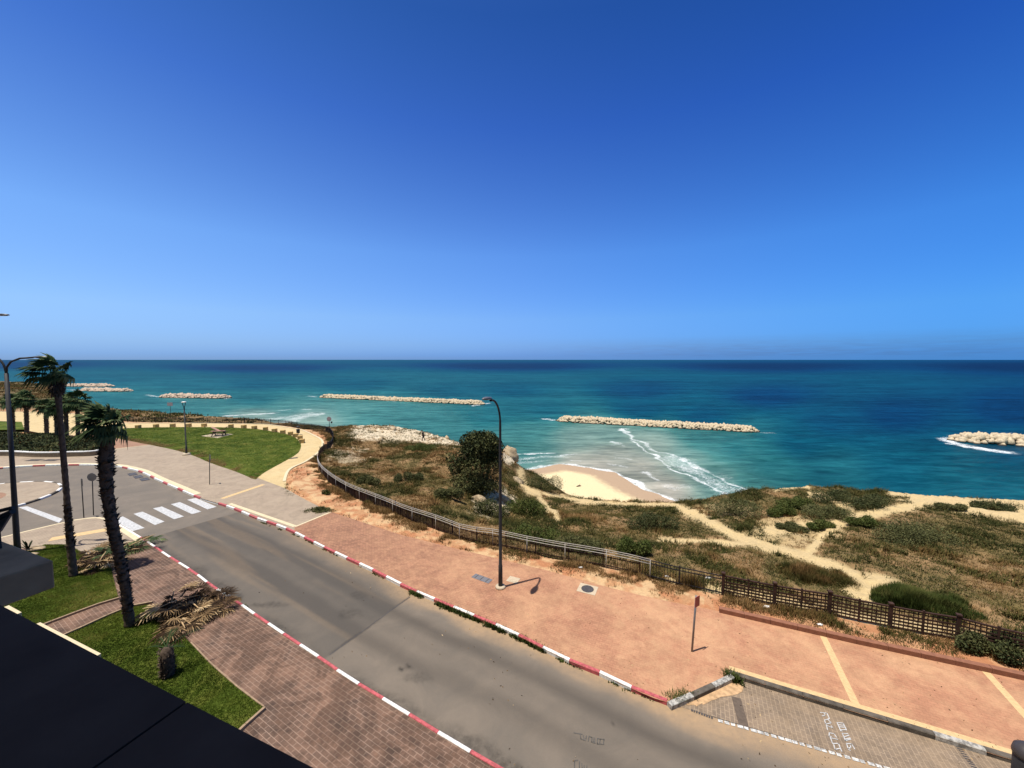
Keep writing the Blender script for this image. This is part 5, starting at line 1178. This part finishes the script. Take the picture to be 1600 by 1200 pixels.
# ------------------------------------------------------------------ person on the promontory
def person():
    p0 = at(661.5,689,-1.25); z = float(terr(np.array([p0.x]), np.array([p0.y]))[0]); b = at(661.5,689.3,z)
    r = empty('person', b, 'person in dark clothes walking left with a stoop across the pale rock', 'person')
    def skin(name, verts, edges, rads, mat, par):
        me = bpy.data.meshes.new(name); me.from_pydata(verts, edges, []); me.materials.append(mat); o = put(bpy.data.objects.new(name, me), par)
        m = o.modifiers.new('skin', 'SKIN'); s = o.modifiers.new('sub', 'SUBSURF'); s.levels = s.render_levels = 1
        for v, q in zip(me.skin_vertices[0].data, rads): v.radius = (q, q)
        me.skin_vertices[0].data[0].use_root = True; return o
    # x to the right of the picture; walking towards -x
    J = [(0.02,0,.93),(-.02,0,1.12),(-.07,0,1.32),(-.12,0,1.47),(-.17,0,1.55),(-.21,0,1.66),(-.22,0,1.75),
         (-.03,.09,.90),(-.14,.10,.50),(-.18,.10,.09),(-.30,.10,.04),   # leading leg
         (.05,-.09,.90),(.14,-.10,.50),(.29,-.10,.12),(.20,-.10,.04),  # trailing leg
         (-.09,.19,1.38),(-.12,.23,1.10),(-.22,.22,.90),(-.10,-.19,1.38),(.08,-.24,1.14),(.20,-.22,1.0),(-.29,.22,.84),(.26,-.21,.95)]
    E = [(0,1),(1,2),(2,3),(3,4),(4,5),(5,6),(0,7),(7,8),(8,9),(9,10),(0,11),(11,12),(12,13),(13,14),(3,15),(15,16),(16,17),(17,21),(3,18),(18,19),(19,20),(20,22)]
    Rd = [.13,.125,.145,.10,.055,.095,.075,.09,.06,.042,.035,.09,.06,.042,.035,.055,.042,.03,.055,.042,.03,.028,.028]
    for base, s in ((21, -1), (22, 1)):
        c = Vector(J[base])
        for k in range(5):
            J.append(tuple(c+Vector((s*.03+.012*(k-2), .012*(k-2), -.06-.012*(2-abs(k-2))+ (.03 if k == 0 else 0))))); E.append((base, len(J)-1)); Rd.append(.009)
    skm = simple('skin', (.30,.18,.13), .6, .05, 8); dk = simple('black_cloth', (.018,.016,.02), .9, .2, 6); hr = simple('black_hair', (.012,.01,.01), .7, .1, 6)
    skin('body', J, E, Rd, skm, r)
    j = lambda *i: [J[k] for k in i]
    skin('jacket', j(0,1,2,3,15,16,17,18,19,20), [(0,1),(1,2),(2,3),(3,4),(4,5),(5,6),(3,7),(7,8),(8,9)], [.15,.145,.165,.11,.075,.06,.046,.075,.06,.046], dk, r)
    skin('trousers', j(0,7,8,9,11,12,13), [(0,1),(1,2),(2,3),(0,4),(4,5),(5,6)], [.15,.11,.08,.062,.11,.08,.062], dk, r)
    mb = MB(); mb.tube([(-.20,0,1.62),(-.205,0,1.70),(-.21,0,1.80),(-.21,0,1.84)], [.085,.118,.10,.04], 12); mb.build('hair', hr, r)
    for x, y in ((-.24,.10),(.23,-.10)): mb = MB(); mb.box((x,y,.045),(.27,.10,.08)); mb.build('shoe', dk, r, bevel=.03)
    mb = MB()
    for s in (-.035, .035): mb.box((-.315,s,1.68),(.012,.02,.012))
    mb.build('eyes', hr, r); mb = MB(); mb.box((-.325,0,1.645),(.03,.024,.04)); mb.build('nose', skm, r, bevel=.006)
person()

# ------------------------------------------------------------------ weeds along the kerbs, litter, lone bits
def weeds(px, n, h, spread, label=None):
    pl = resample([tuple(p)[:2] for p in P2(px, 0)], .05); k = rng.integers(0, len(pl), n); m = fbm(pl[k, 0]*1.2, pl[k, 1]*1.2, 3) > .45; k = k[m]
    x = pl[k, 0]+rng.normal(size=len(k))*spread; y = pl[k, 1]+rng.normal(size=len(k))*spread
    return x, y, np.full(len(k), .01), h*(.5+rng.random(len(k))), np.full(len(k), .022), .2+.3*rng.random(len(k))
gs = [weeds([(640,925),(700,951),(750,972),(800,992),(830,1008),(868,1026),(880,1032)], 1500, .14, .06), weeds([(402,814),(470,840),(540,876),(600,904)], 260, .07, .03), weeds([(885,1036),(1040,1104)], 90, .07, .03), weeds([(1044,1098),(1062,1094),(1075,1090)], 260, .18, .09), weeds([(1136,1058),(1150,1064),(1156,1068)], 220, .2, .08), weeds([(1118,1080),(1128,1088)], 120, .2, .07), weeds([(460,770),(448,757),(446,765),(455,778)], 160, .2, .12), weeds([(600,834),(650,846),(720,862)], 160, .1, .1), weeds([(352,940),(370,946),(385,953)], 60, .1, .08)]
g = [np.concatenate(q) for q in zip(*gs)]; blades('kerb_weeds', *g[:4], g[4], g[5], M['bush_green'], 6, .8, .06)['kind'] = 'stuff'
# dry weeds on the orange strip under the fence
def strip_weeds():
    pl = resample([tuple(p)[:2] for p in FENCE_LINE], .05); uu, vv = proj(pl[:, 0], pl[:, 1], np.full(len(pl), .06)); pl = pl[(uu > 498) & (uu < 1600)]
    k = rng.integers(0, len(pl), 26000); x = pl[k, 0]+rng.normal(size=len(k))*.45; y = pl[k, 1]+rng.normal(size=len(k))*.45-.45
    m = (fbm(x*.7, y*.7, 3) > .46) & ~inside(x, y, STREET); x, y = x[m], y[m]; z = terr(x, y)
    blades('dry_weeds', x, y, z, .10+.26*rng.random(len(x))*sstep(.42,.6,fbm(x*.5, y*.5, 3)), .013, .50+.4*rng.random(len(x))-.4*sstep(.55,.7,fbm(x*.3, y*.3, 2)), M['scrub'], 6, .8, .15)['kind'] = 'stuff'
strip_weeds()
def grit():
    N = 900; u = rng.uniform(380, 1600, N); v = rng.uniform(830, 1195, N); P = [at(a, b, KZ) for a, b in zip(u, v)]; x = np.array([p.x for p in P]); y = np.array([p.y for p in P])
    m = fbm(x*.5, y*.5, 3) > .46; x, y = x[m], y[m]; rd = inside(x, y, [tuple(p)[:2] for p in nw[::-1]]+[tuple(p)[:2] for p in fw[::-1][-1:]]) if False else np.zeros(len(x), bool)
    pav = inside(x, y, [tuple(p)[:2] for p in bay_w[::-1]]+[tuple(p)[:2] for p in fw[1:isp+1]]+[tuple(p)[:2] for p in pf[::-1]]); z = np.where(pav, KZ+.004, .012)
    keep = inside(x, y, STREET); x, y, z = x[keep], y[keep], z[keep]; c = np.c_[x, y, z+.006]
    o = leaf_quads('grit_and_leaves', c, .022, rng.random(len(c)), M['dry'], up=.05); o['kind'] = 'stuff'
grit()
def driftwood():
    b = at(904,755,SEA+1.6); b.z = float(terr(np.array([b.x]), np.array([b.y]))[0]); o = empty('driftwood', b, 'small dark piece of driftwood lying on the pale beach sand', 'driftwood')
    mb = MB(); mb.tube([(-.5,-.3,.05),(0,0,.16),(.6,.35,.10)], [.10,.13,.06], 8); mb.build('log', M['bark'], o); mb = MB(); mb.tube([(.1,.05,.15),(.2,-.1,.45),(.35,-.12,.6)], [.06,.04,.02], 6); mb.build('branch', M['bark'], o)
driftwood()
M['litter'] = simple('white_plastic_litter', (.75,.75,.73), .6, .1, 9)
for (u, v, s, lb) in [(907,888,.20,'flat scrap of white litter on the orange soil below the middle of the picket fence'),(1042,896,.2,'crumpled white litter caught behind the picket fence near the rail end'),(1107,901,.24,'white litter lying behind the last picket panel'),(1198,948,.26,'white plastic scrap at the foot of the lattice fence'),(1281,977,.2,'pale litter on the soil above the brown kerb wall')]:
    V = IC3_V*(.7+.6*fbm(IC3_V[:, 0]*3+u, IC3_V[:, 1]*3+IC3_V[:, 2]*2, 3))[:, None]*np.array([1, .55, .22])*s*.65
    q = at(u, v, .1); o = mesh_np('litter', V, IC3_F, M['litter']); o.location = (q.x, q.y, float(terr(np.array([q.x]), np.array([q.y]))[0])+.04); tag(o, lb, 'litter')

# ------------------------------------------------------------------ the building the view is taken from
def building():
    A, B = at(0,945,10.6), at(490,1200,10.6); t = (B-A).normalized(); t.z = 0; n = Vector((-t.y, t.x, 0))
    if n.y < 0: n = -n
    e = A.dot(n); ang = math.atan2(t.y, t.x)
    W = lambda s, q, z: t*s+n*q+Vector((0, 0, z))
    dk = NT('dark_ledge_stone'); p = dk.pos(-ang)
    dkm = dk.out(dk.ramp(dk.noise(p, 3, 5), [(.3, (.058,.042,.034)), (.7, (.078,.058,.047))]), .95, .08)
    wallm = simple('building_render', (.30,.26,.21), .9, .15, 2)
    r = empty('apartment_building', W(0, -1.2, 0), 'apartment building in shade: dark ledge and a neighbouring balcony at the lower left', 'building'); o0 = r.location.copy()
    mb = MB(); mb.prism([tuple((W(s, q, 0)-o0))[:2] for s, q in ((-45,-1.0),(30,-1.0),(30,-12),(-45,-12))], -.3, 30); mb.build('wall', wallm, r)
    mb = MB(); s = -14.0
    for k, ln in enumerate((4.5, 4.5, 3.2, 1.45, 1.35, 1.3, 4, 4)):
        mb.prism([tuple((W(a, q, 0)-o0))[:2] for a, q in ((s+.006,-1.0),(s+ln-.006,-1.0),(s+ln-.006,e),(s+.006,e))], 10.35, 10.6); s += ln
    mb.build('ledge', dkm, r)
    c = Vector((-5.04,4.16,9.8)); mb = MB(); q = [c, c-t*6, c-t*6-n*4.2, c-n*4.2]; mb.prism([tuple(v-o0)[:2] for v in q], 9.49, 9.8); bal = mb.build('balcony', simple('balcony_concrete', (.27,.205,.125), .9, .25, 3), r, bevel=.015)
    g = NT('dark_balcony_glass'); gm = g.out((.02,.04,.045), .08, .5); d = c-t*.62-n*.10
    d = c-t*.98-n*.10
    mb = MB(); mb.prism([tuple(v-o0)[:2] for v in (d, d-t*3, d-t*3-n*.02, d-n*.02)], 9.8, 10.12); mb.build('glass', gm, bal)
    mb = MB(); mb.box(d+Vector((0,0,.16))-o0, (.035,.035,.34), ang); mb.build('post', M['pole'], bal)
    q = lambda u, v, e=0: at_depth(u, v, 4.75+e)-o0
    mb = MB(); mb.tube([q(-60,812,.2), q(21,793)], .022, 8); mb.tube([q(-60,834,.2), q(20,799)], .03, 8); mb.build('rail', M['pole'], bal)
    f = [q(19,800), q(-50,833,.2), q(-50,880,.2), q(0,830)]; th = n*.02; f2 = [v+th for v in f]; mb = MB(); mb.face(f); mb.face(f2[::-1]); [mb.face([f[i], f[(i+1) % 4], f2[(i+1) % 4], f2[i]]) for i in range(4)]; mb.build('fabric', simple('grey_fabric', (.20,.19,.18), .9, .1, 6), bal)
    # low white garden wall at the foot of the building, just showing past the ledge
    for (u0, v0), (u1, v1), lb in (((14,945.5),(34,956.5),'short piece of white garden wall top beyond the ledge, by the balcony corner'),((63,972),(158,1021),'longer white garden wall top beyond the ledge, at the end of the brick path')):
        a, b_ = at(u0, v0, KZ+.3), at(u1, v1, KZ+.3); d_ = (b_-a).normalized(); m_ = Vector((d_.y, -d_.x, 0))
        mb = MB(); mb.prism([tuple(v)[:2] for v in (a, b_, b_+m_*.5, a+m_*.5)], 0, KZ+.3); tag(mb.build('garden_wall', M['cream'], bevel=.01), lb, 'wall')
building()
